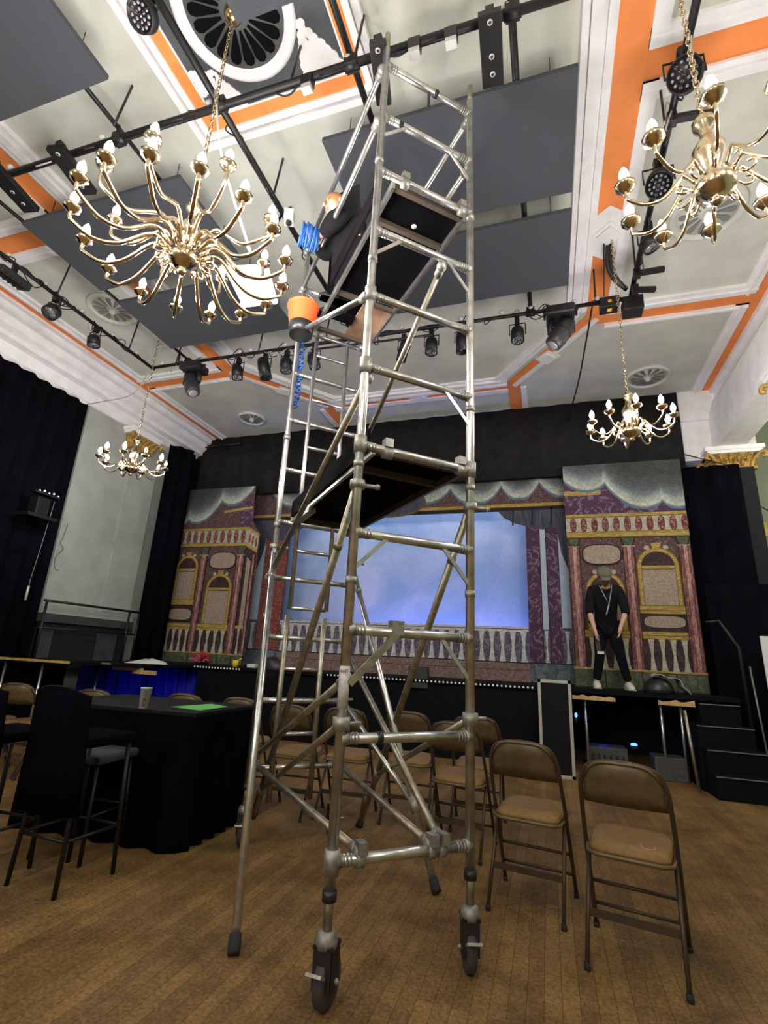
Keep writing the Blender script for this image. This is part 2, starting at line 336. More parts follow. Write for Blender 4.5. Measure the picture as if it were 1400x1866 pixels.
# gilded capitals
def cat_(pts, n=4):
    out = []; P_ = [Vector(p) for p in pts]; P_ = [P_[0]*2-P_[1]]+P_+[P_[-1]*2-P_[-2]]
    for i in range(1, len(P_)-2):
        for k in range(n):
            t_ = k/n; a, b_, c, d = P_[i-1], P_[i], P_[i+1], P_[i+2]
            out.append(.5*((2*b_)+(c-a)*t_+(2*a-5*b_+4*c-d)*t_*t_+(3*b_-a-3*c+d)*t_**3))
    out.append(P_[-2]); return out
def capital(name, x, y, z, w_, d, side):
    b = MB()
    b.bb((x-w_/2, y-d/2, z-.07), (x+w_/2, y+d/2, z), white); b.bb((x-w_*.46, y-d*.46, z-.12), (x+w_*.46, y+d*.46, z-.07), white)
    b.box((x, y, z-.23), (w_*.56, d*.56, .24), goldleaf, taper=1.2)
    for dx in (-1, 1):          # corner volutes
        for dy in (-1, 1):
            p = [V(x+dx*w_*.26, y+dy*d*.26, z-.38), V(x+dx*w_*.32, y+dy*d*.32, z-.24), V(x+dx*w_*.42, y+dy*d*.42, z-.14), V(x+dx*w_*.49, y+dy*d*.49, z-.15), V(x+dx*w_*.5, y+dy*d*.5, z-.21), V(x+dx*w_*.45, y+dy*d*.45, z-.22)]
            b.path(cat_(p), .032, goldleaf, 7)
    for tier, (zz, ln, rr) in enumerate(((-.37, .16, .30), (-.27, .13, .33))):      # curling leaves
        for k in range(16):
            a = 2*PI*(k+.5*tier)/16; f_ = 1/max(abs(math.cos(a)), abs(math.sin(a))); ex = V(w_*rr*math.cos(a)*f_, d*rr*math.sin(a)*f_, 0); o_ = V(math.cos(a), math.sin(a), 0)
            p = [V(x, y, z+zz)+ex*.95, V(x, y, z+zz+ln*.6)+ex*1.02, V(x, y, z+zz+ln)+ex*1.1+o_*.03, V(x, y, z+zz+ln-.03)+ex*1.1+o_*.06]
            b.path(p, [.02, .03, .028, .014], goldleaf, 6)
    b.box((x, y, z-.38), (w_*.7, d*.7, .05), goldleaf)
    return struct(b.build(name))
capital('trim_13', 3.12, 9.25, 5.12, .86, .5, 1); capital('trim_14', 3.1, 6.55, 5.12, .7, .5, 1); capital('trim_15', -7.84, 7.42, 5.64, .36, .8, -1)
b = MB(); b.bb((2.86, 9.05, 0), (3.36, 9.5, 4.74), walldark); b.bb((2.9, 6.3, 0), (3.3, 6.8, 4.74), sage2); struct(b.build('trim_16'))

# ------------------------------------------------------------------ stage
SZ = 1.13
black_stage = mat('black stage paint', (.0035, .0035, .005), .7, noise=(5, .3), spec=.12); woode = mat('raw pine edge', (.55, .36, .15), .7, noise=(20, .2)); yellowe = mat('worn yellow edge', (.5, .36, .08), .6, noise=(9, .3))
t = thing('stage', 'raised black stage with a black fascia and chipped timber edge', 'stage', (-2.5, 9, 0))
b = MB(); b.bb((-7.96, 8.25, SZ-.06), (2.45, 10.57, SZ), black_stage); b.build('deck', t, (-2.5, 9, 0))
b = MB(); b.bb((-6.25, 8.27, 0), (.0, 8.36, SZ-.06), black_stage); b.build('fascia', t, (-2.5, 9, 0))
for x0, x1 in ((.32, .9), (1.45, 1.9)):
    b = MB()
    n = 8; ys = 8.235
    pts = [(x0, SZ-.15)]+[(x0+(x1-x0)*i/n, SZ-.075+random.uniform(-.03, .01)) for i in range(n+1)]+[(x1, SZ-.15)]
    b.prism(pts, V(0, ys, 0), X, Z, Y, .02, woode); b['x'] if False else b.build('chipped_edge', t, (-2.5, 9, 0))
for x in (.5, 1.5, 1.75):
    b = MB(); b.tube((x, 8.4, 0), (x, 8.4, SZ-.06), .022, alu); b.build('leg', t, (-2.5, 9, 0))
t = thing('stage_extension', 'low side stage deck with a worn yellow front edge at the left of the hall', 'stage', (-7.3, 5.6, 0)); te = t.location
b = MB(); b.bb((-7.8, 5.64, 1.10), (-6.5, 6.3, 1.15), black_stage); b.bb((-7.66, 6.3, 1.08), (-6.3, 8.2, 1.13), black_stage); b.build('deck', t, te)
b = MB(); b.bb((-7.8, 5.6, 1.125), (-6.42, 5.64, 1.158), yellowe); b.build('edge_strip', t, te)
b = MB(); b.bb((-7.15, 6.26, 1.12), (-6.35, 6.3, 1.142), mat('tan edge strip', (.25, .19, .13), .7)); b.build('edge_strip', t, te)
b = MB(); b.bb((-6.9, 6.9, 1.02), (-6.3, 6.93, 1.07), woode); b.bb((-6.45, 6.86, .98), (-6.0, 6.9, 1.04), woode); b.build('chipped_edge', t, te)
for x in (-7.72, -6.98): b = MB(); b.tube((x, 5.7, 0), (x, 5.7, 1.10), .02, alu); b.build('leg', t, te)
b = MB(); b.tube((-7.2, 6.9, 0), (-7.2, 6.9, 1.08), .02, alu); b.build('leg', t, te)
blued = mat('deep blue lining cloth', (.006, .008, .4), .8)
b = MB(); P0 = []
for (ax, ay), (bx_, by) in (((-7.66, 6.9), (-7.6, 8.5)), ((-7.6, 8.5), (-6.4, 8.6))):
    for i in range(70):
        q = i/70; P0.append((ax+(bx_-ax)*q+.06*math.sin(i*.55), ay+(by-ay)*q+.06*math.sin(i*.55+1)))
n = len(P0)
b.add([(x, y, .05) for x, y in P0]+[(x, y, 1.04) for x, y in P0], [(i, i+1, i+n+1, i+n) for i in range(n-1)], blued, True)
tag(b.build('blue_curtain', solid=.004), 'blue lit curtain hanging in the gap under the left end of the stage', 'curtain')
# LED pixel strip along the front
ledm = mat('frosted led dome', (.7, .72, .75), .4, emis=((.8, .9, 1), .12))
t = thing('edge_light_strip', 'row of small white domed lights along the stage front edge', 'light strip', (-3.3, 8.22, SZ-.03))
b = MB(); b.bb((-6.6, 8.215, SZ-.055), (-.2, 8.25, SZ-.005), black_stage); b.build('rail', t, (-3.3, 8.22, SZ-.03))
b = MB()
for i in range(95):
    x = -6.3+i*.0645
    if -5.3 < x < -3.0 and not (-3.6 < x < -3.3): continue
    b.sphere((x, 8.212, SZ-.03), .017, ledm, 6)
o = b.build('light_dome', t, (-3.3, 8.22, SZ-.03)); o['kind'] = 'stuff'
# stairs on the right
t = thing('stage_stairs', 'black wooden stairs of four treads up to the right of the stage', 'stairs', (2.2, 8, 0))
edge = mat('scuffed tread edge', (.16, .15, .14), .6)  # paler strip along the front of each tread
for i, (x0, x1) in enumerate(((1.86, 3.1), (1.85, 2.52), (1.82, 2.46), (1.93, 2.40))):
    zt = .26*(i+1); y0 = 7.5+.22*i; b = MB(); b.bb((x0, y0, 0), (x1, 8.6, zt-.02), black_stage); b.bb((x0, y0-.015, zt-.02), (x1, 8.6, zt), black_stage); b.bb((x0, y0-.02, zt-.012), (x1, y0-.012, zt), edge)
    b.build('tread', t, (2.2, 8, 0))
b = MB(); b.path([(2.1, 8.0, 2.11), (2.25, 8.0, 2.13), (2.43, 7.95, 1.78), (2.42, 7.9, .8)], .02, blackm); b.build('handrail', t, (2.2, 8, 0))
b = MB(); b.tube((1.76, 7.9, 0), (1.7, 7.95, .95), .022, alu_tint); b.build('prop', t, (2.2, 8, 0))
b = MB(); b.tube((2.62, 8.1, .35), (2.6, 8.2, 1.55), .012, alu_cast); b.lathe([(.06, 0), (.06, .02)], (2.62, 8.1, .34), alu_cast); tag(b.build('microphone_stand', org=(2.62, 8.1, .34)), 'thin grey pole stand behind the black stage stairs', 'stand')
# flight-case side panel stood against the stage
t = thing('framed_board', 'tall black board with pale aluminium edging leaning on the stage front', 'board', (.08, 7.76, 0))
b = MB(); b.bb((-.13, 7.74, .03), (.27, 7.76, 1.22), mat('black laminate', (.006, .006, .008), .6, spec=.15)); b.build('panel', t, (.08, 7.76, 0))
for a, c in (((-.15, 0), (-.11, 1.24)), ((.25, 0), (.29, 1.24)), ((-.15, 1.2), (.29, 1.24)), ((-.15, 0), (.29, .04))):
    b = MB(); b.bb((a[0], 7.73, a[1]), (c[0], 7.77, c[1]), mat('pale edging', (.45, .45, .42), .5, .3)); b.build('edging', t, (.08, 7.76, 0))
# things under the open right part
def simple(name, label, cat, fn, org, group=None, **k):
    b = MB(); fn(b); return tag(b.build(name, org=org, **k), label, cat, group)
greyb = mat('grey metal box', (.06, .06, .06), .6, noise=(20, .3)); ventm = blackp
t = thing('amplifier_case', 'grey slatted equipment box on the floor under the stage beside the framed board', 'box', (.78, 8.7, 0))
b = MB(); b.bb((.5, 8.6, 0), (1.05, 9.0, .32), greyb); b.build('case', t, (.78, 8.7, 0), bevel=.008)
b = MB(); [b.bb((.56+.08*i, 8.59, .05), (.6+.08*i, 8.6, .22), blackp) for i in range(6)]; b.build('vent', t, (.78, 8.7, 0))
simple('speaker_box', 'plain grey box on the floor under the stage near the stairs', 'box', lambda b: b.bb((1.35, 8.35, 0), (1.75, 8.7, .3), greyb), (1.5, 8.5, 0), bevel=.01)
blue_em = mat('blue indicator light', (.02, .05, 1), .4, emis=((.02, .06, 1), 14))
simple('indicator_lamp', 'small glowing blue lamp beside the edge of the framed board', 'lamp', lambda b: (b.sphere((.36, 8.28, .76), (.02, .02, .035), blue_em), b.box((.36, 8.29, .69), (.03, .03, .05), blackp)), (.36, 8.28, .7))
simple('indicator_lamp', 'blue glowing lamp on top of the grey box under the stage', 'lamp', lambda b: (b.sphere((1.18, 8.9, .36), (.05, .04, .025), blue_em), b.box((1.18, 8.9, .325), (.1, .08, .04), blackp)), (1.18, 8.9, .34))
# stage-edge monitors / props
simple('wedge_monitor', 'black wedge monitor on the stage edge at centre', 'speaker', lambda b: b.box((-2.02, 8.32, SZ+.02), (.36, .2, .34), blackp, taper=.85), (-2.02, 8.32, SZ), bevel=.01)
simple('wedge_monitor', 'round shouldered black monitor on the stage edge beside the left flat', 'speaker', lambda b: b.sphere((-4.75, 8.35, SZ+.02), (.26, .14, .2), blackp), (-4.75, 8.35, SZ))
# ------------------------------------------------------------------ painted scenery
def vein(name, c, c2, sc=7, lo=.5, hi=.62, d=1.5, stretch=(1, 1, 1), rough=.85): c = tuple(q*.72 for q in c); c2 = tuple(q*.72 for q in c2); return mat(name, c, rough, two=(c2, sc, lo, hi, d, stretch), noise=(30, .25))
P_marble = vein('plum marble paint', (.10, .05, .055), (.26, .15, .14), 16, .48, .66, 2)
P_purple = vein('purple marble paint', (.09, .035, .085), (.26, .17, .26), 5, .52, .6, 2.5)
P_dark = vein('dark plum paint', (.035, .018, .022), (.09, .045, .045), 9)
P_col = vein('rose column paint', (.16, .045, .045), (.42, .2, .17), 9, .45, .62, 1, (6, 1, 1))
P_colhi = vein('pale rose streak paint', (.36, .14, .13), (.6, .42, .36), 9, .42, .6, 1, (6, 1, 1))
P_beige = vein('beige stipple paint', (.36, .26, .20), (.5, .4, .32), 30, .4, .6, 3)
P_gold = vein('ochre gold paint', (.42, .27, .05), (.6, .45, .14), 20, .45, .6, 1, (.3, 1, 3))
P_goldd = mat('brown gold line paint', (.14, .075, .015), .8)
P_green = vein('mossy green paint', (.07, .09, .05), (.15, .18, .1), 10, .45, .65)
P_cream = vein('cream baluster paint', (.5, .44, .34), (.6, .56, .45), 12, .4, .6)
P_red = vein('crimson panel paint', (.17, .035, .035), (.5, .25, .2), 14, .48, .62, 2)
P_brick = vein('brick red column paint', (.26, .06, .045), (.4, .17, .14), 8, .5, .62, 2, (1, 1, 2))
P_ink = mat('ink outline paint', (.018, .012, .014), .9)
sky_cols = [(.58, .56, .46), (.34, .42, .42), (.46, .46, .38), (.22, .25, .25), (.12, .14, .15), (.075, .083, .085), (.05, .054, .054)]
P_sky = [vein('storm cloud paint %d' % i, c, tuple(x*1.25 for x in c), 6, .4, .62) for i, c in enumerate(sky_cols)]
cloudc = {m_.name: c_ for m_, c_ in zip(P_sky, sky_cols)}
P_under = mat('cloud underside blue paint', (.09, .16, .22), .85, noise=(10, .2))
class Flat:
    """painted panel: thin paint shapes stacked on a board in the plane y = y0 (u to the right, v up)"""
    def __init__(s, x0, y0, z0, outline, back):
        s.o = V(x0, y0, z0); s.b = MB(); s.k = 0
        s.b.prism(outline, s.o+V(0, .0, 0), X, Z, Y, .03, back)
    def poly(s, pts, m, up_=True):
        s.k += 1; o = s.o+V(0, -.0004*s.k, 0); n = len(pts)
        s.b.add([o+X*p[0]+Z*p[1] for p in pts], [tuple(range(n))[::-1] if area(pts) < 0 else tuple(range(n))], m)
    def rect(s, a, c, d, e, m): s.poly([(a, c), (d, c), (d, e), (a, e)], m)
    def quad(s, *p, m): s.poly(list(p), m)
    def ell(s, cx, cy, rx, ry, m, pw=2.6, n=28):
        f = lambda v: math.copysign(abs(v)**(2/pw), v)
        s.poly([(cx+rx*f(math.cos(2*PI*i/n)), cy+ry*f(math.sin(2*PI*i/n))) for i in range(n)], m)
    def arch(s, x0, x1, y0, y1, m):     # rectangle with a half-round head
        r = (x1-x0)/2; cx = (x0+x1)/2
        s.poly([(x0, y0), (x1, y0)]+[(cx+r*math.cos(PI*i/14), y1-r+r*math.sin(PI*i/14)) for i in range(15)], m)
    def column(s, x0, x1, z0, z1, m=None, hi=None):
        m = m or P_col; hi = hi or P_colhi
        w0 = x1-x0
        s.rect(x0-.012, z0, x1+.012, z1, P_ink); s.rect(x0, z0, x1, z1, m)
        if hi is not False:
            s.rect(x0+w0*.38, z0, x0+w0*.72, z1, hi)
    def balusters(s, x0, x1, z0, z1, n, m=None, bg=None, wmul=1.0):
        if bg: s.rect(x0, z0, x1, z1, bg)
        m = m or P_cream; dx = (x1-x0)/n; h = z1-z0
        for i in range(n):
            c = x0+dx*(i+.5); w_ = dx*.5*wmul
            s.poly([(c-w_*.62, z0), (c+w_*.62, z0), (c+w_*.42, z0+h*.18), (c+w_*.22, z0+h*.5), (c+w_*.42, z0+h*.85), (c+w_*.6, z1), (c-w_*.6, z1), (c-w_*.42, z0+h*.85), (c-w_*.22, z0+h*.5), (c-w_*.42, z0+h*.18)], m)
    def clouds(s, cusps, top, x0, x1):
        """cusps = list of (x, z): points where two scallops meet; the cloud hangs from top down to sagging arcs"""
        def edge(dz, fat):
            pts = []
            for (ax, az), (bx, bz) in zip(cusps[:-1], cusps[1:]):
                N = 14
                for i in range(N):
                    q = i/N; sag = math.sin(PI*q)**.75*abs(bx-ax)*.30*fat
                    pts.append((ax+(bx-ax)*q, min(top-.005, az+(bz-az)*q-sag+dz)))
            pts.append((cusps[-1][0], min(top-.005, cusps[-1][1]+dz))); return pts
        base_ = [(-.045, 1.0, P_under), (0, 1.0, P_sky[1]), (.03, 1.0, P_sky[0]), (.075, .98, P_sky[2]), (.12, .95, P_sky[1]), (.17, .9, P_sky[3]), (.24, .85, P_sky[4]), (.34, .7, P_sky[5]), (.48, .55, P_sky[6])]
        layers = [base_[0]]
        for (d0, f0_, m0), (d1, f1_, m1) in zip(base_[1:-1], base_[2:]):
            c0 = cloudc[m0.name]; c1 = cloudc[m1.name]
            for q in (0, .34, .67): layers.append((d0+(d1-d0)*q, f0_+(f1_-f0_)*q, vein('cloud paint %s %s %d' % (m0.name[-1], m1.name[-1], q*100), tuple(c0[i]+(c1[i]-c0[i])*q for i in range(3)), tuple(1.3*(c0[i]+(c1[i]-c0[i])*q) for i in range(3)), 6, .4, .62)))
        layers.append(base_[-1])
        for dz, fat, m in layers:
            e = edge(dz, fat); e = [(min(max(px, x0), x1), pz) for px, pz in e]
            s.k += 1; o = s.o+V(0, -.0004*s.k, 0); n = len(e)
            s.b.add([o+X*p[0]+Z*p[1] for p in e]+[o+X*p[0]+Z*top for p in e], [(i, i+1, n+i+1, n+i) for i in range(n-1)], m)
    def build(s, name, label): return tag(s.b.build(name, org=s.o), label, 'scenery flat')
def area(p): return sum(p[i][0]*p[(i+1) % len(p)][1]-p[(i+1) % len(p)][0]*p[i][1] for i in range(len(p)))
def house(F, x0, x1, right):
    pass
# right flat
F = Flat(.40, 8.97, SZ, [(0, 0), (1.88, 0), (1.88, 3.79), (0, 3.79)], P_marble)
F.rect(0, 2.83, 1.88, 3.79, P_purple); F.rect(0, 3.22, .6, 3.3, P_gold)
F.clouds([(-.15, 3.72), (.68, 3.44), (1.55, 3.08), (2.05, 3.12)], 3.79, 0, 1.88)
F.rect(0, 2.80, 1.88, 2.87, P_goldd); F.rect(0, 2.815, 1.88, 2.865, P_gold)
F.rect(0, 2.54, 1.88, 2.80, P_cream)
for i in range(11): F.ell(.12+i*.172, 2.67, .052, .13, P_ink, 2.2, 16); F.ell(.12+i*.172, 2.67, .044, .122, P_red, 2.2, 16)
F.rect(0, 2.44, 1.88, 2.55, P_goldd); F.rect(0, 2.455, 1.88, 2.54, P_gold)
for a, c in ((.02, .2), (.86, 1.06), (1.68, 1.87)): F.quad((a+.03, 2.28), (c-.03, 2.28), (c+.02, 2.44), (a-.02, 2.44), m=P_ink); F.quad((a+.045, 2.29), (c-.045, 2.29), (c, 2.43), (a, 2.43), m=P_green); F.rect(a, 2.27, c, 2.295, P_cream)
F.ell(.54, 2.15, .31, .18, P_ink, 3); F.ell(.54, 2.15, .29, .16, P_beige, 3)
for x0, x1, z0, z1 in ((.27, .84, .80, 1.84), (1.07, 1.67, 1.30, 2.24)):
    F.arch(x0-.02, x1+.02, z0, z1+.02, P_goldd); F.arch(x0, x1, z0, z1, P_gold); F.arch(x0+.05, x1-.05, z0, z1-.05, P_goldd); F.arch(x0+.06, x1-.06, z0, z1-.06, P_dark)
    F.rect(x0+.06, z1-.34, x1-.06, z1-.29, P_gold); F.rect(x0+.06, z0, x1-.06, z1-.36, P_beige)
    c = (x0+x1)/2; F.quad((c-.05, z1-.02), (c+.05, z1-.02), (c+.08, z1+.09), (c-.08, z1+.09), m=P_gold)
    F.ell(c-.14, z1+.01, .04, .035, P_cream); F.ell(c+.14, z1+.01, .04, .035, P_cream)
F.rect(1.03, 1.17, 1.74, 1.31, P_goldd); F.rect(1.04, 1.18, 1.73, 1.30, P_gold); F.rect(1.04, 1.22, 1.73, 1.235, P_goldd)
F.rect(1.06, .9, 1.7, 1.16, P_dark); F.ell(1.38, 1.05, .31, .105, P_ink, 3.2); F.ell(1.38, 1.05, .29, .09, P_beige, 3.2)
F.rect(.2, .78, 1.72, .90, P_goldd); F.rect(.2, .79, 1.72, .89, P_gold); F.rect(.2, .83, 1.72, .842, P_goldd)
F.rect(.2, .3, 1.72, .78, P_dark); F.balusters(.22, .88, .3, .78, 4); F.balusters(1.08, 1.70, .3, .78, 4)
for a, c in ((.03, .19), (.88, 1.03), (1.70, 1.86)): F.column(a, c, .3, 2.28)
F.rect(0, 0, 1.88, .3, P_ink); F.rect(0, .28, 1.88, .31, P_gold)
for a, c in ((.01, .45), (.47, .98), (1.0, 1.45), (1.47, 1.87)): F.rect(a, .02, c, .27, P_green)
F.build('scenery_flat', 'painted palace flat with storm clouds, beside the bending person at stage right')
# left flat
outl = [(0, 0), (2.2, 0), (2.22, 2.7), (2.0, 3.0), (1.96, 3.80), (0, 3.80)]
F = Flat(-8.0+.04, 8.97, SZ, outl, P_marble)
F.rect(0, 2.87, 1.96, 3.80, P_marble); F.quad((1.7, 2.83), (2.0, 2.83), (2.0, 3.45), (1.7, 3.5), m=P_purple)
F.quad((1.25, 3.2), (1.96, 3.28), (1.96, 3.34), (1.25, 3.26), m=P_gold)
F.clouds([(-.45, 3.1), (.34, 3.10), (1.15, 3.52), (1.98, 3.84)], 3.80, 0, 1.96)
F.rect(0, 2.80, 1.94, 2.87, P_goldd); F.rect(0, 2.81, 1.94, 2.86, P_gold); F.quad((1.94, 2.80), (2.22, 2.64), (2.22, 2.70), (1.94, 2.87), m=P_gold)
F.rect(0, 2.50, 1.94, 2.80, P_cream)
for i in range(11): F.ell(.08+i*.175, 2.66, .055, .14, P_ink, 2.2, 16); F.ell(.08+i*.175, 2.66, .046, .13, P_red, 2.2, 16)
F.quad((1.94, 2.5), (2.22, 2.36), (2.22, 2.64), (1.94, 2.8), m=P_cream)
for i in range(3): F.ell(2.0+i*.085, 2.60-.045*i, .026, .11, P_red, 2.2, 12)
F.rect(0, 2.44, 1.94, 2.52, P_goldd); F.rect(0, 2.45, 1.94, 2.51, P_gold); F.quad((1.94, 2.43), (2.22, 2.29), (2.22, 2.35), (1.94, 2.51), m=P_gold)
F.quad((1.94, 0), (2.2, .0), (2.2, 2.27), (1.94, 2.42), m=P_dark); F.quad((2.0, .75), (2.1, .75), (2.1, 2.1), (2.0, 2.2), m=P_beige)
for a, c in ((.03, .2), (.82, 1.02), (1.74, 1.94)): F.quad((a+.03, 2.25), (c-.03, 2.25), (c+.02, 2.44), (a-.02, 2.44), m=P_ink); F.quad((a+.045, 2.26), (c-.045, 2.26), (c, 2.43), (a, 2.43), m=P_green); F.rect(a, 2.235, c, 2.26, P_cream)
for x0, x1, z0, z1 in ((.25, .80, 1.30, 2.25), (1.10, 1.72, .76, 1.84)):
    F.arch(x0-.02, x1+.02, z0, z1+.02, P_goldd); F.arch(x0, x1, z0, z1, P_gold); F.arch(x0+.05, x1-.05, z0, z1-.05, P_goldd); F.arch(x0+.06, x1-.06, z0, z1-.06, P_dark)
    F.rect(x0+.06, z1-.34, x1-.06, z1-.29, P_gold); F.rect(x0+.06, z0, x1-.06, z1-.36, P_beige)
    c = (x0+x1)/2; F.quad((c-.05, z1-.02), (c+.05, z1-.02), (c+.08, z1+.08), (c-.08, z1+.08), m=P_gold)
    F.ell(c-.15, z1+.0, .04, .035, P_cream); F.ell(c+.15, z1+.0, .04, .035, P_cream)
F.ell(1.41, 2.13, .33, .19, P_ink, 3); F.ell(1.41, 2.13, .31, .17, P_beige, 3)
F.rect(.2, 1.17, .84, 1.30, P_goldd); F.rect(.21, 1.18, .83, 1.29, P_gold)
F.rect(.2, .84, .84, 1.16, P_dark); F.ell(.53, .98, .31, .13, P_ink, 3.2); F.ell(.53, .98, .29, .115, P_beige, 3.2)
for a, c in ((.17, .86), (1.0, 1.8)): F.rect(a, .66, c, .80, P_goldd); F.rect(a, .67, c, .79, P_gold); F.rect(a, .71, c, .722, P_goldd)
F.rect(.15, .22, 1.8, .67, P_dark); F.balusters(.22, .86, .22, .67, 4); F.balusters(1.04, 1.76, .22, .67, 4); F.balusters(1.98, 2.2, .22, .72, 2); F.rect(1.94, .72, 2.2, .78, P_gold)
for a, c in ((.04, .19), (.86, 1.0), (1.77, 1.93), (2.14, 2.2)): F.column(a, c, .22, 2.24)
F.rect(0, 0, 2.2, .22, P_ink); F.rect(0, .2, 2.2, .225, P_gold)
for a, c in ((.01, .25), (.27, .9), (.92, 1.25), (1.27, 1.6), (1.62, 1.92), (1.95, 2.19)): F.rect(a, .02, c, .195, P_green)
F.build('scenery_flat', 'painted palace flat with balustrades and arched windows at the left end of the stage')
# portal in the middle, cut out around the sky
px0, pz0 = -6.3, SZ
P_drape = vein('dusky blue drape paint', (.055, .055, .09), (.11, .11, .16), 5, .4, .65, 1, (4, 1, .5))
P_base = vein('blue grey plinth paint', (.10, .13, .15), (.2, .24, .27), 6, .45, .62)
P_ledge = vein('pinkish ledge paint', (.22, .13, .11), (.32, .22, .2), 14, .4, .6)
P_bal = vein('white baluster paint', (.62, .64, .66), (.75, .76, .78), 12, .4, .6)
P_balbg = vein('violet shadow paint', (.10, .08, .13), (.25, .23, .3), 14, .45, .6)
# header
F = Flat(px0, 9.5, pz0, [(0, 3.15), (6.75, 3.15), (6.75, 3.82), (0, 4.0)], P_marble)
F.rect(0, 3.22, 6.75, 3.3, P_goldd); F.rect(0, 3.225, 6.75, 3.285, P_gold); F.rect(0, 3.15, 6.75, 3.22, P_ink)
cs = [(-.3, 3.95), (.35, 3.95), (1.3, 3.62), (2.1, 3.75), (2.75, 3.55), (3.55, 3.72), (4.55, 3.68), (5.0, 3.42), (5.56, 3.68), (5.9, 3.42), (6.28, 3.72), (6.9, 3.5)]
F.clouds([(a, z-.0) for a, z in cs], 3.82, 0, 6.75)
F.ell(3.3, 3.42, .75, .32, P_goldd, 2); F.ell(3.3, 3.42, .72, .29, P_drape, 2); F.ell(3.15, 3.5, .25, .12, P_brick, 2)
F.build('scenery_header', 'painted cloud border with a gold rail spanning the stage above the sky')
# right leg of the portal
F = Flat(px0, 9.5, pz0, [(6.0, 0), (6.75, 0), (6.75, 3.2), (5.45, 3.2), (5.6, 3.02), (5.8, 2.9), (6.0, 2.84)], P_drape)
for a in (5.75, 6.1, 6.45): F.quad((a, 2.85), (a+.03, 2.85), (a+.05, 3.2), (a+.02, 3.2), m=P_ink)
P_skyp = mat('pale blue cut sky paint', (.40, .48, .60), .85, noise=(4, .08))
F.rect(6.24, .92, 6.36, 2.76, P_skyp); F.poly([(6.56, .95), (6.75, .95), (6.75, 1.9), (6.62, 2.3), (6.565, 2.7)], P_skyp)
F.rect(6.0, .35, 6.25, 2.80, P_purple); F.rect(6.35, .35, 6.57, 2.78, P_purple); F.rect(6.235, .35, 6.25, 2.8, P_ink); F.rect(6.345, .35, 6.36, 2.78, P_ink)
F.rect(6.36+.21, .35, 6.75, .92, P_balbg); F.rect(6.25, .35, 6.35, .9, P_balbg); F.balusters(6.25, 6.35, .35, .9, 1, P_bal); F.balusters(6.58, 6.72, .35, .9, 1, P_bal)
F.rect(6.0, 0, 6.75, .35, P_ink); F.rect(6.0, .02, 6.74, .33, P_base)
F.build('scenery_wing', 'painted leg with two purple marble columns under a dusky drape, next to the right flat')
# left leg
F = Flat(px0, 9.5, pz0, [(0, 0), (1.0, 0), (1.0, 2.75), (1.25, 2.95), (1.5, 3.2), (0, 3.2)], P_drape)
F.poly([(.05, .95), (.42, .95), (.42, 2.75), (.36, 2.4), (.2, 1.9), (.1, 1.75)], P_skyp)
F.rect(.42, .35, .98, 2.7, P_ink); F.rect(.43, .35, .97, 2.69, P_brick); F.rect(.6, .35, .72, 2.69, P_col)
F.rect(.0, .35, .42, .95, P_balbg); F.balusters(.02, .42, .35, .9, 2, P_bal); F.rect(0, 0, 1.0, .35, P_ink); F.rect(0, .02, 1.0, .33, P_base)
F.build('scenery_wing', 'painted leg with a brick red column behind the scaffold tower, next to the left flat')
# ground row with balustrade
F = Flat(px0+1.0, 9.45, pz0, [(0, 0), (5.0, 0), (5.0, .95), (0, .95)], P_balbg)
F.rect(0, .33, 5.0, .86, P_balbg); F.balusters(0, 5.0, .34, .86, 27, P_bal); F.rect(0, .86, 5.0, .95, P_bal); F.rect(0, .9, 5.0, .912, P_ink)
F.rect(0, 0, 5.0, .34, P_ink); F.rect(0, .01, 5.0, .32, P_ledge); F.rect(0, .2, 5.0, .208, P_ink)
F.build('ground_row', 'painted white balustrade ground row in front of the blue sky cloth')
skym = mat('painted sky cloth', (.30, .42, .66), .9, two=((.50, .55, .78), .9, .4, .65, .6), noise=(25, .08))
b = MB(); b.bb((-7.2, 10.3, SZ), (1.2, 10.32, 5.6), skym); tag(b.build('sky_cloth', org=(-3, 10.3, SZ)), 'pale blue painted sky backcloth lit blue at the back of the stage', 'backdrop')

# black masking
def drape(name, label, pts, z0, z1, m=blackd, amp=.05, per=.28, solid=.01):
    """hanging cloth along a ground line, gathered into folds"""
    b = MB(); P0 = []; L = 0
    for a, c in zip(pts[:-1], pts[1:]):
        a = V(*a, 0); c = V(*c, 0); n = max(4, int((c-a).length/.035)); d = (c-a).normalized(); nn = V(-d.y, d.x, 0)
        for i in range(n):
            q = a+(c-a)*i/n; s_ = L+(c-a).length*i/n
            P0.append(q+nn*amp*(math.sin(2*PI*s_/per)+.4*math.sin(2*PI*s_/per*.37+1)))
        L += (c-a).length
    n = len(P0)
    b.add([(p.x, p.y, z0) for p in P0]+[(p.x, p.y, z1) for p in P0], [(i, i+1, n+i+1, n+i) for i in range(n-1)], m, True)
    o = b.build(name, org=(pts[0][0], pts[0][1], z0), solid=solid); tag(o, label, 'curtain'); return o
drape('pelmet_curtain', 'wide charcoal border hanging from the ceiling above the painted scenery', [(-7.95, 9.25), (2.47, 9.25)], 4.85, 6.33, pelmetm, .012, .5)
drape('black_curtain', 'tall black drape on the left wall, left of the pale pilaster', [(-7.9, -3), (-7.9, 6.17)], .05, 5.63, amp=.035)
drape('black_curtain', 'black drape between the pale pilaster and the left painted flat', [(-7.72, 8.12), (-7.5, 8.5), (-7.75, 9.1)], .9, 5.72)
drape('black_curtain', 'low black sheet added under the left side deck for the darkness there', [(-7.76, 5.75), (-7.76, 6.8)], .02, 1.06, amp=.02)  # sheet added to darken the wall below the deck
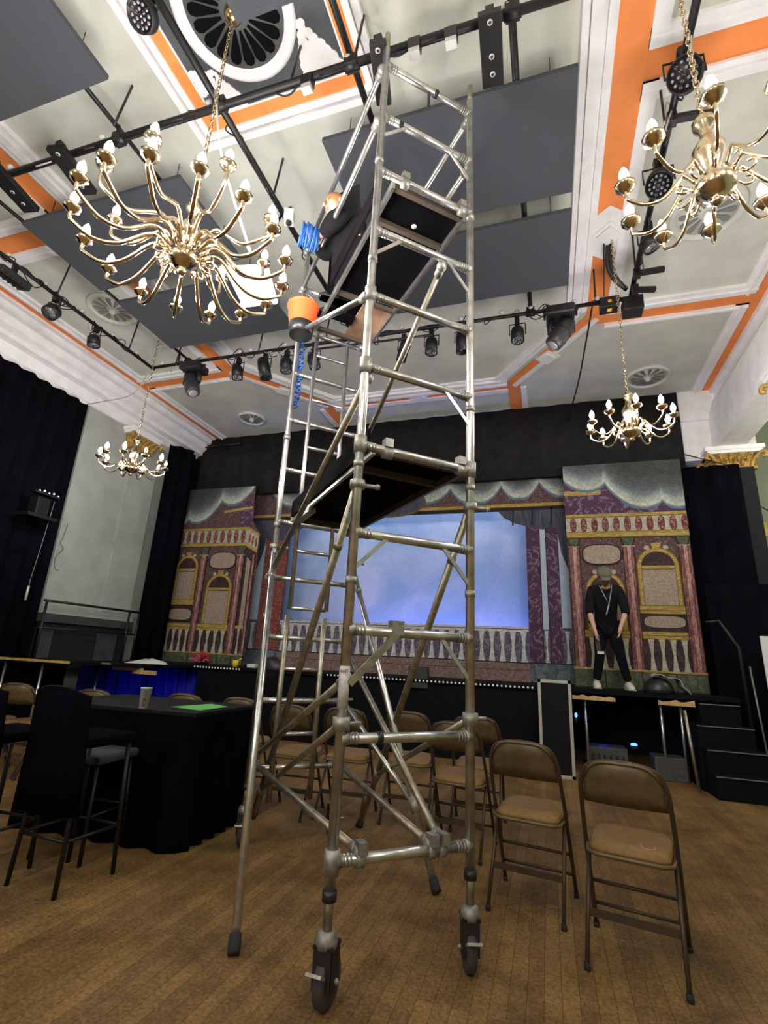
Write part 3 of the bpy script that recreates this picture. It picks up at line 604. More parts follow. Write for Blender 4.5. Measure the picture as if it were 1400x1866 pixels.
drape('black_curtain', 'black drape over the column right of the right painted flat', [(2.3, 9.15), (2.84, 9.0), (3.18, 9.0)], 1.1, 4.78, amp=.015)
drape('black_curtain', 'low black drape screening the far right behind the stairs', [(2.35, 8.75), (3.3, 8.75), (4.5, 8.75)], 0, 2.75, amp=.02)
drape('black_curtain', 'black masking drape behind the left painted flat', [(-7.9, 9.4), (-6.2, 9.4)], SZ, 6.3)
drape('black_curtain', 'black masking drape behind the right painted flat', [(.4, 9.7), (3.2, 9.7)], SZ, 6.2)
b = MB(); b.tube((-7.9, 9.2, 6.1), (-6.7, 9.2, 6.12), .02, blackm)
for i in range(7): b.tube((-7.8+i*.17, 9.2, 6.1), (-7.82+i*.17, 9.2, 6.25), .008, blackm, 5)
tag(b.build('curtain_rail', org=(-7.9, 9.2, 6.1)), 'short black rail with hangers at the top left of the charcoal border', 'rail')
# balcony rail over the plinth
t = thing('balcony_rail', 'thin black metal handrail in front of the pale pilaster', 'railing', (-7.7, 7, 1.13))
b = MB(); b.tube((-7.7, 6.05, 2.05), (-7.7, 8.1, 2.05), .022, blackm); b.build('handrail', t, (-7.7, 7, 1.13))
b = MB(); b.tube((-7.7, 6.05, 1.62), (-7.7, 8.1, 1.62), .015, blackm); b.build('mid_rail', t, (-7.7, 7, 1.13))
for y in (6.1, 7.85, 8.1): b = MB(); b.tube((-7.7, y, 1.08), (-7.7, y, 2.05), .02, blackm); b.build('post', t, (-7.7, 7, 1.13))
# crumpled things on the stage edge
def heap(name, label, cat, c, r, m, seed=1, n=22):
    rnd = random.Random(seed); b = MB(); vs = []; N = 24; R = 8
    ph = [rnd.uniform(0, 6) for _ in range(6)]
    for i in range(R+1):
        f = i/R
        for k in range(N):
            a = 2*PI*k/N; w_ = 1+.16*math.sin(3*a+ph[0])+.1*math.sin(7*a+ph[1])
            h = (1-f**4)*(.6+.4*math.cos(a)*f+.1*(1-f))*(1+.22*math.sin(5*a+ph[2]+f*3)+.18*math.sin(2*a+ph[3]))
            vs.append(V(c[0]+r[0]*f*w_*math.cos(a), c[1]+r[1]*f*w_*math.sin(a), c[2]+max(0.004, r[2]*h)))
    fs = [(i*N+k, i*N+(k+1) % N, (i+1)*N+(k+1) % N, (i+1)*N+k) for i in range(R) for k in range(N)]
    b.add(vs, fs, m, True); return tag(b.build(name, org=c), label, cat)
heap('folded_cloth', 'white cloth heaped on the stage edge in front of the left painted flat', 'cloth', (-6.5, 7.2, 1.132), (.36, .25, .09), mat('white linen', (.62, .62, .62), .9), 3)
b = MB(); rnd = random.Random(12); tr = mat('red tinsel', (.45, .02, .03), .45); tw = mat('pale tinsel', (.55, .5, .5), .45); c0 = V(-6.55, 8.7, SZ)
for i in range(150):
    a = rnd.uniform(0, 2*PI); el = rnd.uniform(.05, 1.5); L_ = rnd.uniform(.12, .27); d = V(math.cos(a)*math.cos(el), math.sin(a)*math.cos(el), math.sin(el)*.9+.05); mid = c0+V(0, 0, .03)+d*L_*.6+V(rnd.uniform(-.03, .03), 0, rnd.uniform(-.02, .04))
    b.path([c0+V(0, 0, .02), mid, c0+V(0, 0, .02)+d*L_], [.01, .008, .004], tr if i % 4 else tw, 4)
tag(b.build('tinsel_bundle', org=c0), 'spiky red tinsel bundle in front of the left painted flat', 'prop')
simple('yellow_tub', 'small yellow tub with a handle on the stage edge beside the red bundle', 'tub', lambda b: (b.lathe([(.05, 0), (.065, .12), (.06, .12), (.05, .01)], (-5.62, 8.5, SZ), mat('yellow plastic', (.75, .5, .03), .5)), b.tube((-5.6, 8.5, SZ+.1), (-5.5, 8.5, SZ+.15), .01, mat('yellow plastic', (.75, .5, .03), .5))), (-5.62, 8.5, SZ))
simple('white_block', 'small white block on the stage edge right of the yellow tub', 'block', lambda b: b.box((-5.22, 8.45, SZ+.035), (.18, .1, .07), mat('white card', (.7, .72, .72), .6)), (-5.22, 8.45, SZ), bevel=.01)
t = thing('draped_monitor', 'black dome shaped speaker with grey cloth draped on it, right stage edge', 'speaker', (1.6, 8.4, SZ))
b = MB(); b.lathe([(.2, 0), (.2, .06), (.17, .14), (.1, .2), (.02, .22)], (1.5, 8.42, SZ), blackp, 20); b.build('dome', t, (1.6, 8.4, SZ))
b = MB(); gp = mat('grey cloth', (.34, .36, .4), .85); vs = []
for i in range(12):
    a = PI*.62*(1-i/11); r_ = .235+.02*math.sin(i*1.3)
    for y in (8.27, 8.36, 8.5, 8.6): vs.append((1.53+r_*1.35*math.cos(a), y, max(SZ+.006, SZ+.005+r_*math.sin(a))))
b.add(vs, [(i*4+k, i*4+k+1, i*4+k+5, i*4+k+4) for i in range(11) for k in range(3)], gp, True); b.build('grey_cloth', t, (1.6, 8.4, SZ), solid=.01)
# things at the right edge of the hall
t = thing('roller_banner', 'white banner with a blue wave standing at the far right', 'banner', (3.05, 8.1, .3))
b = MB(); b.bb((2.74, 8.1, .34), (3.6, 8.115, 1.95), mat('white banner vinyl', (.75, .78, .8), .5)); b.build('sheet', t, (3.05, 8.1, .3))
b = MB(); b.prism([(2.74, .4), (3.6, .3), (3.6, .5), (3.1, .62), (2.74, .52)], V(0, 8.098, 0), X, Z, Y, .002, mat('blue wave print', (.05, .22, .7), .5)); b.build('wave_print', t, (3.05, 8.1, .3))
b = MB(); b.bb((2.7, 8.06, .27), (3.6, 8.2, .345), alu); b.build('foot', t, (3.05, 8.1, .3))
heap('plastic_sheet', 'white and blue plastic sheet lying on the lowest black stair tread', 'sheet', (2.82, 7.85, .265), (.28, .2, .12), mat('pale blue plastic sheet', (.55, .68, .8), .5), 8)
simple('warning_sign', 'small yellow warning sign with a black triangle on the green wall', 'sign', lambda b: (b.bb((3.74, 10.58, 3.92), (3.98, 10.6, 4.18), mat('yellow sign', (.8, .6, .03), .5)), b.prism([(3.8, 3.99), (3.92, 3.99), (3.86, 4.11)], V(0, 10.577, 0), X, Z, Y, .002, blackp)), (3.86, 10.59, 4.05))
b = MB(); b.path([(2.4, 9.1, 5.05), (2.9, 8.9, 4.75), (3.6, 10.0, 4.4), (4.6, 10.4, 3.9)], .01, blackm, 6); tag(b.build('slack_cable', org=(2.4, 9.1, 5.05)), 'thin black cable running past the gilded capital to the green wall', 'cable')
simple('wall_bracket', 'dark metal bracket on the green wall at the far right', 'bracket', lambda b: (b.box((3.9, 10.4, 3.1), (.5, .3, .12), blackm, M=Matrix.Rotation(.5, 3, 'Y')), b.box((4.1, 10.45, 2.6), (.4, .25, .5), blackm)), (3.9, 10.4, 3.1))
# ------------------------------------------------------------------ scaffold tower
A0 = V(-.943, 2.361, 0); WD = V(.734, .679, 0); LD = V(-.679, .734, 0); TW, TL = .731, 1.923
def T(s, t, z): return A0+WD*s+LD*t+Z*z
tower = thing('scaffold_tower', 'tall aluminium scaffold tower on castors in the middle of the hall', 'scaffold', T(TW/2, TL/2, 0))
TO = tower.location.copy()
def tb(b, name, parent=None, **k):
    o = b.build(name, parent or tower, TO, **k); return o
def collar(b, p, r=.033, h=.05, m=alu_cast): b.tube(p-Z*h/2, p+Z*h/2, r, m, 12)
RZ = [.535+.5*i for i in range(11)]
def rung(p, q, parent, r=.0245, name='rung'):
    b = MB(); b.tube(p, q, r, alu, 12); d = (q-p).normalized()
    for e, s_ in ((p, 1), (q, -1)):
        for k in range(3): c = e+d*s_*(.045+.018*k); b.tube(c-d*.004, c+d*.004, r+.0035, alu_cast, 12)
        b.tube(e+d*s_*.0, e+d*s_*.035, r+.006, alu_cast, 12)
    return tb(b, name, parent)
# near end frame
fr = MB()
for s_ in (0, TW):
    tops = 5.86 if s_ == 0 else 5.83
    fr.tube(T(s_, 0, .42), T(s_, 0, tops-.16), .0255, alu, 14); fr.tube(T(s_, 0, tops-.16), T(s_, 0, tops), .02, alu_tint, 10)
    for z in (2.42, 1.78, 3.8 if s_ == 0 else 4.5, 4.62 if s_ == 0 else 2.95): collar(fr, T(s_, 0, z), .03, .035)
near = tb(fr, 'end_frame')
for z in RZ: rung(T(0, 0, z), T(TW, 0, z), near)
def brace_bar(p, q, parent): b = MB(); b.bar(p, q, .022, .008, alu); tb(b, 'gusset_strut', parent)
for z in (5.035, 4.035, 2.035):
    brace_bar(T(.2, -.01, z), T(0, -.01, z-.2), near); brace_bar(T(.53, -.01, z), T(TW, -.01, z-.22), near)
brace_bar(T(.53, -.01, 3.035), T(TW, -.01, 2.82), near); brace_bar(T(.53, -.01, 1.535), T(TW, -.01, 1.3), near)
b = MB(); b.bar(T(.27, -.02, 1.53), T(.02, -.02, 1.28), .035, .012, alu_tint); b.box(T(.27, 0, 1.56), (.07, .05, .07), alu_cast, rz=.75); tb(b, 'gusset_strut', near)
for s_, z, side in ((0, 3.035, 1), (0, 3.535, 1), (0, 2.535, 1), (TW, 2.535, -1), (0, .535, 1)):
    b = MB(); b.tube(T(s_, 0, z-.05), T(s_, 0, z+.05), .035, alu_cast, 12); tb(b, 'socket', near)
for z, s_ in ((5.535, .42), (5.035, .14), (1.035, .2)):
    b = MB(); b.tube(T(s_-.015, 0, z), T(s_+.015, 0, z), .0285, blackp, 12)
    if z > 5.2: b.box(T(s_-.06, 0, z-.09), (.02, .01, .16), blackp, rz=.75)
    tb(b, 'tape_band', near)
# rear frame with the climbing ladder
fr = MB()
for s_ in (0, TW):
    fr.tube(T(s_, TL, .42), T(s_, TL, 5.62), .0255, alu, 12)
    for z in (2.5, 3.35, 4.5, 1.7): collar(fr, T(s_, TL, z), .031, .05)
rear = tb(fr, 'ladder_frame')
for z in RZ: rung(T(0, TL, z), T(TW, TL, z), rear, .021)
S1, S2 = .17, .50
for s_ in (S1, S2):
    b = MB(); b.tube(T(s_, TL-.03, .3), T(s_, TL-.03, 1.72), .022, alu_tint); b.tube(T(s_+.012, TL-.03, 1.78), T(s_+.012, TL-.03, 4.5), .019, alu); tb(b, 'ladder_stile', rear)
for i in range(17):
    z = .535+.25*i
    if abs((z-.535) % .5) > .1: b = MB(); b.tube(T(S1, TL-.03, z), T(S2, TL-.03, z), .016, alu, 10); tb(b, 'ladder_rung', rear)
# braces and guard rails
def tubepart(name, p, q, r, m, clamps=True, parent=None):
    b = MB(); b.tube(p, q, r, m, 12); d = (q-p).normalized()
    if clamps:
        for e, s_ in ((p, 1), (q, -1)): b.tube(e-d*s_*.0, e+d*s_*.07, r+.008, alu_cast, 10); b.sphere(e, r+.017, alu_cast, 8)
    return tb(b, name, parent)
tubepart('guard_rail', T(-.02, .02, 5.5), T(-.02, TL, 5.5), .021, alu); tubepart('guard_rail', T(-.02, .02, 5.0), T(-.02, TL, 5.0), .021, alu)
tubepart('guard_rail', T(TW, .02, 5.5), T(TW, TL, 5.5), .02, alu); tubepart('guard_rail', T(TW, .02, 5.0), T(TW, TL, 5.0), .02, alu)
tubepart('diagonal_brace', T(.52, .03, 4.0), T(.62, TL-.03, 3.03), .021, alu_tint)
tubepart('diagonal_brace', T(.03, .03, 2.98), T(-.02, TL-.0, 2.03), .021, alu_tint)
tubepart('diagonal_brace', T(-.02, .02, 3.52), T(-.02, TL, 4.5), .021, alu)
tubepart('diagonal_brace', T(.02, .03, 1.3), T(.02, TL-.03, .62), .02, alu_tint)
tubepart('diagonal_brace', T(TW-.03, TL-.03, 1.5), T(.56, .0, .56), .02, alu_tint)
tubepart('horizontal_brace', T(.13, .0, .56), T(.05, TL, .56), .02, alu_tint); tubepart('horizontal_brace', T(.50, .0, .56), T(TW-.02, TL, .56), .02, alu_tint)
for s_ in (.13, .50, .56):
    b = MB(); b.tube(T(s_-.018, 0, .535), T(s_+.018, 0, .535), .038, alu_cast, 10); b.box(T(s_, -.02, .585), (.04, .06, .05), alu_cast, rz=.75); tb(b, 'clamp')
# platforms
def platform(z, t0, t1, s0, s1, split, nm):
    b = MB(); M_ = Matrix((WD, LD, Z)).transposed()
    def bx(sa, sb, ta, tb_, za, zb, m, bb=b): bb.box(T((sa+sb)/2, (ta+tb_)/2, (za+zb)/2), (sb-sa, tb_-ta, zb-za), m, M=M_)
    bx(s0+.02, s1-.02, t0+.02, split, z+.03, z+.045, ply)
    pl = tb(b, 'platform')
    for sa in (s0, s1-.022): b = MB(); bx(sa, sa+.022, t0, t1, z-.02, z+.05, alu, b); tb(b, 'side_beam', pl)
    for ta in (t0, t0+.3, split, t1-.04): b = MB(); bx(s0+.02, s1-.02, ta, ta+.035, z-.01, z+.03, mat('weathered beam', (.07, .05, .035), .7), b); tb(b, 'cross_beam', pl)
    for sa in (s0+.04, s1-.1):
        for ta in (-.01, t1+.02): b = MB(); b.tube(T(sa, ta, z-.03), T(sa+.05, ta, z-.03), .034, alu_cast, 8); b.box(T(sa+.025, ta, z+.03), (.05, .05, .05), alu_cast, M=M_); tb(b, 'hook', pl)
    return pl, bx
pl, bx = platform(4.54, .06, 1.84, .13, .73, 1.22, 'u')
b = MB(); bx(.44, .71, 1.24, 1.8, 4.57, 4.585, plytan, b); tb(b, 'trapdoor', pl)
b = MB(); bx(.15, .44, 1.5, 1.62, 4.55, 4.575, ply, b); tb(b, 'foot_bar', pl)
b = MB(); bx(.07, .09, .2, 1.2, 4.56, 4.72, ply, b); tb(b, 'toe_board', pl)
b = MB(); b.lathe([(.02, 0), (.02, .004)], T(.42, .28, 4.525), candle, 12); tb(b, 'sticker', pl)
pl, bx = platform(2.545, .06, 1.86, .1, .73, 1.8, 'l')
b = MB(); bx(.085, .1, .1, 1.8, 2.56, 2.7, ply, b); tb(b, 'toe_board', pl)
b = MB(); bx(.1, .16, 1.3, 1.7, 2.49, 2.53, alu, b); tb(b, 'latch', pl)
# stabilisers
def stabiliser(top, foot, m, arm=None, jt=.8):
    b = MB(); d = (foot-top).normalized(); e = foot+(-d)*.05
    b.tube(top+d*.05, e, .0235, m, 14); q = lerp(top, foot, .12); b.tube(q-d*.02, q+d*.02, .027, alu_cast, 12)
    st = tb(b, 'stabiliser')
    b = MB(); b.tube(top-Z*.022, top+Z*.022, .042, alu_cast, 12); b.bar(top, top+d*.09, .05, .03, alu_cast); b.tube(top+WD*.03, top+WD*.11-LD*.02, .012, alu_cast, 6); b.sphere(top+WD*.11-LD*.02, .018, alu_cast, 6); tb(b, 'clamp', st)
    b = MB(); b.path([foot-d*.09, foot-d*.03+Z*0, foot+Z*.012], [.03, .032, .03], rubber, 12); tb(b, 'rubber_foot', st)
    if arm is not None:
        j = lerp(top, foot, jt); b = MB(); b.tube(arm, j, .019, m, 10); b.tube(j-d*.05, j+d*.05, .032, alu_cast, 10); b.tube(arm-Z*.03, arm+Z*.03, .042, alu_cast, 12); b.tube(arm+WD*.02, arm+WD*.1, .012, alu_cast, 6); tb(b, 'support_arm', st)
stabiliser(T(0, TL, 2.3), V(-1.49, 2.55, .0), alu)
stabiliser(T(0, 0, 2.3), V(-2.55, 4.42, .0), alu_tint, T(0, 0, 1.1), .87)
stabiliser(T(TW, 0, 2.3), V(-1.62, 4.63, .0), alu_tint, T(TW, 0, 1.12), .78)
stabiliser(T(TW, TL, 2.25), V(-.72, 3.62, .0), alu, T(TW, TL, 1.05), .80)
# castors
def castor(s_, t_, ang):
    p = T(s_, t_, 0); R = Matrix.Rotation(ang, 3, 'Z'); b = MB()
    b.tube(p+Z*.27, p+Z*.44, .021, alu_tint, 12); b.tube(p+Z*.39, p+Z*.43, .032, blackp, 12)
    b.lathe([(.045, .225), (.05, .25), (.04, .275), (.028, .285)], p, alu_cast, 16); ca = tb(b, 'castor')
    c = p+R @ V(0, .03, 0)
    b = MB(); b.lathe([(.035, -.024), (.09, -.024), (.1, -.016), (.1, .016), (.09, .024), (.035, .024)], c+Z*.1, mat('dark castor tyre', (.05, .04, .045), .6), 28, R @ Matrix.Rotation(PI/2, 3, 'Y')); tb(b, 'wheel', ca)
    b = MB()
    for sx in (-1, 1): b.box(c+R @ V(sx*.036, -.01, .155), (.007, .075, .16), blackm, M=R); b.sphere(c+R @ V(sx*.043, 0, .1), .014, alu_cast, 8)
    b.box(c+R @ V(0, -.062, .16), (.078, .012, .15), blackp, M=R); b.box(c+R @ V(0, -.02, .232), (.085, .1, .014), blackm, M=R); b.box(c+R @ V(0, -.115, .16), (.07, .05, .012), alu_cast, M=R @ Matrix.Rotation(-.5, 3, 'X')); tb(b, 'fork', ca)
castor(0, 0, -.05); castor(TW, 0, .35); castor(0, TL, .3); castor(TW, TL, .8)
b = MB(); stick = mat('worn white sticker', (.55, .52, .5), .6, noise=(60, .25)); b.tube(T(0, 0, 1.17), T(0, 0, 1.36), .0265, stick, 14); tb(b, 'safety_label')
def text(s_, size, m, name, parent, org, M, ext=.0008):
    cu = bpy.data.curves.new(name, 'FONT'); cu.body = s_; cu.size = size; cu.extrude = ext; cu.align_x = 'CENTER'; cu.align_y = 'CENTER'
    o = bpy.data.objects.new(name, cu); C.objects.link(o); bpy.context.view_layer.update()
    me = bpy.data.meshes.new_from_object(o); me.name = name; C.objects.unlink(o); bpy.data.objects.remove(o)
    me.transform(M); me.transform(Matrix.Translation(-Vector(org))); me.materials.append(m)
    ob = bpy.data.objects.new(name, me); C.objects.link(ob); ob.parent = parent; return ob
dv = (V(0, 0, CAM_H)-T(0, 0, 1.33)); dv.z = 0; dv.normalize(); rx = Z.cross(dv)
Mt = Matrix((rx, Z, dv)).transposed().to_4x4(); Mt.translation = T(0, 0, 1.338)+dv*.0275
text('BoSTi', .02, blackp, 'label_text', tower, TO, Mt)

# ------------------------------------------------------------------ person builder
skinm = mat('skin', (.55, .32, .24), .55); hairg = mat('ginger hair', (.42, .17, .06), .8); jacket = mat('black jacket cloth', (.008, .0075, .0085), .9, noise=(20, .3), spec=.15); trous = mat('black trouser cloth', (.006, .006, .009), .9, spec=.1)
def skin_mesh(name, vs, es, m, parent, org, root=0, sub=2):
    me = bpy.data.meshes.new(name); me.from_pydata([tuple(Vector(v[:3])-Vector(org)) for v in vs], es, []); me.materials.append(m)
    o = bpy.data.objects.new(name, me); C.objects.link(o); o.parent = parent
    md = o.modifiers.new('skin', 'SKIN'); md.use_smooth_shade = True
    if not me.skin_vertices: me.attributes.new
    for i, v in enumerate(vs):
        sv = me.skin_vertices[0].data[i]; rr = v[3]; sv.radius = (rr, rr) if not isinstance(rr, tuple) else rr; sv.use_root = (i == root)
    sb = o.modifiers.new('sub', 'SUBSURF'); sb.levels = sub; sb.render_levels = sub
    return o
def chain(pts): return pts, [(i, i+1) for i in range(len(pts)-1)]
def hand_verts(wr, dirv, palmn, curl=.6, side=1):
    """palm + five finger chains appended to a skeleton; returns list of chains starting at the wrist"""
    d = dirv.normalized(); n = palmn.normalized(); s_ = d.cross(n).normalized()*side; out = []
    for k, (off, ln) in enumerate(((-.03, .066), (-.01, .075), (.011, .07), (.03, .055))):
        base = wr+d*.075+s_*off; p = [base]; dd = d.copy(); L = ln
        for seg in range(3):
            dd = (dd+n*curl*.45*(seg+1)*.7).normalized(); p.append(p[-1]+dd*L*(.45, .32, .23)[seg])
        out.append(p)
    th = [wr+d*.03-s_*.025, wr+d*.055-s_*.05+n*.01, wr+d*.085-s_*.058+n*.025]
    return out, th
def body(parent, org, J, skin=skinm, bare_arms=True):
    """one continuous skinned body from named joints"""
    vs = []; es = []
    def av(p, r): vs.append((*p, r)); return len(vs)-1
    pel = av(J['pelvis'], .13); bel = av(lerp(J['pelvis'], J['chest'], .5), .12); ch = av(J['chest'], .145); nk = av(J['neck'], .055)
    es += [(pel, bel), (bel, ch), (ch, nk)]
    h0 = av(lerp(J['neck'], J['head'], .45), .062); h1 = av(J['head'], .092); h2 = av(J['head']+(J['head']-J['neck']).normalized()*.075, .075); es += [(nk, h0), (h0, h1), (h1, h2)]
    for s_ in 'LR':
        sh, el, wr = J['sh'+s_], J['el'+s_], J['wr'+s_]
        a = av(sh, .062); b_ = av(lerp(sh, el, .5), .048); c = av(el, .04); d_ = av(lerp(el, wr, .45), .037); e = av(wr, .026); es += [(ch, a), (a, b_), (b_, c), (c, d_), (d_, e)]
        hd = J.get('hd'+s_, (wr-el)).normalized(); pn = J.get('pn'+s_, V(0, -1, 0)); pn = (pn-hd*pn.dot(hd)).normalized(); f, th = hand_verts(wr, hd, pn, J.get('curl', .5), 1 if s_ == 'L' else -1)
        pm = av(wr+hd*.045, .03); es.append((e, pm))
        for ch_ in f:
            pi = pm
            for q, r in zip(ch_, (.0125, .0105, .0095, .0085)): i = av(q, r); es.append((pi, i)); pi = i
        pi = pm
        for q, r in zip(th, (.014, .012, .0095)): i = av(q, r); es.append((pi, i)); pi = i
        hp, kn, an, toe = J['hp'+s_], J['kn'+s_], J['an'+s_], J['toe'+s_]
        a = av(hp, .088); b_ = av(lerp(hp, kn, .5), .075); c = av(kn, .056); d_ = av(lerp(kn, an, .4), .052); e = av(an, .036); g = av(toe, .03); es += [(pel, a), (a, b_), (b_, c), (c, d_), (d_, e), (e, g)]
    o = skin_mesh('body', vs, es, skin, parent, org); return o
def clothes(parent, org, J, sleeve=1.0, jm=jacket, tm=trous, tleg=1.0, shirt='jacket', trn='trousers', fat=1.0):
    vs = []; es = []
    def av(p, r): vs.append((*p, r*fat)); return len(vs)-1
    hem = av(lerp(J['pelvis'], J['chest'], -.3), .175); pel = av(lerp(J['pelvis'], J['chest'], .1), .18); bel = av(lerp(J['pelvis'], J['chest'], .5), .17); ch = av(J['chest'], .19 if fat == 1 else .235); nk = av(lerp(J['chest'], J['neck'], .8), .085); es += [(hem, pel), (pel, bel), (bel, ch), (ch, nk)]
    for s_ in 'LR':
        sh, el, wr = J['sh'+s_], J['el'+s_], J['wr'+s_]
        a = av(sh, .085); b_ = av(lerp(sh, el, .5), .075); es += [(ch, a), (a, b_)]; c = av(el, .066); es.append((b_, c))
        if sleeve > .6: d_ = av(lerp(el, wr, .5), .055); e = av(lerp(el, wr, .93), .045); es += [(c, d_), (d_, e)]
        elif sleeve > .3: d_ = av(lerp(el, wr, .18), .062); es.append((c, d_))
    skin_mesh(shirt, vs, es, jm, parent, org)
    vs = []; es = []
    pel = av(J['pelvis'], .16)
    for s_ in 'LR':
        hp, kn, an = J['hp'+s_], J['kn'+s_], J['an'+s_]
        a = av(hp, .108); b_ = av(lerp(hp, kn, .5), .095); c = av(kn, .077); es += [(pel, a), (a, b_), (b_, c)]
        if tleg > .5: d_ = av(lerp(kn, an, .5), .068); e = av(lerp(kn, an, .95), .06); es += [(c, d_), (d_, e)]
    skin_mesh(trn, vs, es, tm, parent, org)
def shoes(parent, org, J, m, up_=None):
    for s_ in 'LR':
        an, toe = J['an'+s_], J['toe'+s_]; d = (toe-an); d.z = 0; d.normalize(); base = min(an.z-.08, toe.z-.03)
        n = V(-d.y, d.x, 0); b = MB(); M_ = Matrix((n, d, Z)).transposed()
        c = V(an.x, an.y, 0)+d*.06
        prof = [(-.14, .045), (-.1, .048), (0, .046), (.08, .052), (.14, .04), (.17, .015)]
        lo = []; rings = []
        for y_, w_ in prof:
            h = .1 if y_ < 0 else .1-.35*y_
            ring = [V(-w_, y_, 0), V(-w_, y_, h*.6), V(-w_*.6, y_, h), V(w_*.6, y_, h), V(w_, y_, h*.6), V(w_, y_, 0)]
            rings += [M_ @ v+V(c.x, c.y, base) for v in ring]
        fs = [(i*6+k, i*6+(k+1) % 6, (i+1)*6+(k+1) % 6, (i+1)*6+k) for i in range(len(prof)-1) for k in range(6)]+[(5, 4, 3, 2, 1, 0), tuple(range(len(prof)*6-6, len(prof)*6))]
        b.add(rings, fs, m, True); o = b.build('shoe', parent, org)
        b = MB(); b.box(c+V(0, 0, base+.008)+d*.01, (.1, .29, .016), mat('shoe sole', (.5, .48, .42), .8) if m is not blackp else rubber, M=M_); b.build('sole', o, org)
def face(parent, org, c, fwd, upv, beard=None, cap=None, hair=hairg, hr=.098):
    fwd = fwd.normalized(); upv = (upv-fwd*upv.dot(fwd)).normalized(); s_ = fwd.cross(upv); M_ = Matrix((s_, fwd, upv)).transposed()
    b = MB(); b.path([c+M_ @ V(0, .088, .02), c+M_ @ V(0, .108, -.012), c+M_ @ V(0, .098, -.02)], [.008, .014, .008], skinm, 8); b.build('nose', parent, org)
    for k in (-1, 1):
        b = MB(); b.sphere(c+M_ @ V(k*.033, .083, .02), (.012, .008, .009), mat('eye white', (.7, .7, .68), .3), 8, M_); b.sphere(c+M_ @ V(k*.033, .091, .02), (.005, .003, .005), blackp, 6, M_); b.build('eye', parent, org)
        b = MB(); b.sphere(c+M_ @ V(k*.093, -.005, 0), (.012, .02, .03), skinm, 8, M_); b.build('ear', parent, org)
    b = MB(); b.sphere(c+M_ @ V(0, .088, -.048), (.025, .01, .007), mat('lips', (.4, .16, .13), .5), 8, M_); b.build('mouth', parent, org)
    if beard: b = MB(); b.sphere(c+M_ @ V(0, .05, -.065), (.065, .06, .05), beard, 12, M_); b.build('beard', parent, org)
    b = MB(); b.sphere(c+M_ @ V(0, -.02, .035), (hr, hr*1.05, hr*.95), hair, 16, M_); b.build('hair', parent, org)
    if cap:
        b = MB(); b.sphere(c+M_ @ V(0, -.01, .06), (.11, .118, .085), cap, 16, M_); b.prism([(-.07, .06), (.07, .06), (.06, .16), (0, .185), (-.06, .16)], c+M_ @ V(0, 0, .045), s_, fwd, upv, .012, cap); b.build('cap', parent, org)
# person on the stage, bending forward
o0 = V(.88, 8.4, SZ)
J = dict(pelvis=o0+V(0, .12, .96), chest=o0+V(0, -.08, 1.34), neck=o0+V(0, -.24, 1.53), head=o0+V(-.02, -.34, 1.62),
 shL=o0+V(.2, -.12, 1.44), shR=o0+V(-.2, -.12, 1.44), elL=o0+V(.25, -.2, 1.12), elR=o0+V(-.25, -.2, 1.12), wrL=o0+V(.14, -.32, .86), wrR=o0+V(-.2, -.34, .82),
 hpL=o0+V(.09, .1, .9), hpR=o0+V(-.09, .1, .9), knL=o0+V(.15, -.02, .5), knR=o0+V(-.13, -.02, .5), anL=o0+V(.24, .04, .1), anR=o0+V(-.2, .02, .1), toeL=o0+V(.25, -.1, .045), toeR=o0+V(-.2, -.12, .045),
 hdL=V(-.2, -.25, -1), hdR=V(.1, -.1, -1), pnL=V(-1, 0, 0), pnR=V(1, 0, 0))
p1 = thing('person', 'person in black clothes and a grey cap bending forward on the stage', 'person', o0)
body(p1, o0, J); clothes(p1, o0, J, .5); shoes(p1, o0, J, mat('cream trainers', (.62, .6, .52), .7))
capm = mat('olive grey cap', (.12, .12, .09), .9)
face(p1, o0, J['head'], V(.05, -1, -.9), V(0, -.9, 1), beard=mat('brown beard', (.12, .06, .03), .9), cap=capm, hair=mat('brown hair', (.1, .05, .025), .9))
b = MB(); lan = mat('grey lanyard', (.35, .36, .38), .7); b.path([J['neck']+V(.08, -.02, -.02), J['chest']+V(.06, -.2, .05), J['chest']+V(.02, -.22, -.12), J['chest']+V(-.03, -.2, .0), J['neck']+V(-.09, -.02, -.03)], .007, lan, 6); b.tube(J['chest']+V(.02, -.22, -.12), J['chest']+V(-.03, -.24, -.28), .01, lan, 6); b.build('lanyard', p1, o0)
b = MB(); b.box(o0+V(-.17, -.27, .66), (.06, .03, .22), blackp); b.box(o0+V(-.14, -.28, .52), (.09, .03, .035), mat('white card', (.7, .72, .72), .6)); tag(b.build('handheld_radio', org=o0+V(-.17, -.27, .66)), 'black handheld device held by the person on the stage', 'radio')
# person working at the top of the tower
def U(s_, t_, z): return T(s_, t_, z)
o1 = U(.25, 1.4, 4.58)
J = dict(pelvis=U(.36, 1.45, 4.86), chest=U(.19, 1.08, 5.14), neck=U(.08, .93, 5.2), head=U(-.03, .93, 5.12),
 shL=U(.10, .86, 5.17), shR=U(.18, 1.2, 5.16), elL=U(-.02, .98, 5.0), elR=U(.05, 1.34, 5.0), wrL=U(-.06, 1.14, 4.99), wrR=U(-.06, 1.30, 5.0),
 hpL=U(.32, 1.36, 4.84), hpR=U(.38, 1.52, 4.84), knL=U(.14, 1.3, 4.96), knR=U(.2, 1.62, 4.94), anL=U(.27, 1.42, 4.68), anR=U(.3, 1.6, 4.68), toeL=U(.18, 1.43, 4.63), toeR=U(.2, 1.64, 4.63),
 hdL=-WD*.6+LD*.5+Z*.05, hdR=-WD+Z*.05, pnL=-Z, pnR=-Z, curl=.9)
p2 = thing('person', 'ginger haired person in a black jacket crouching at the top of the scaffold tower', 'person', o1)
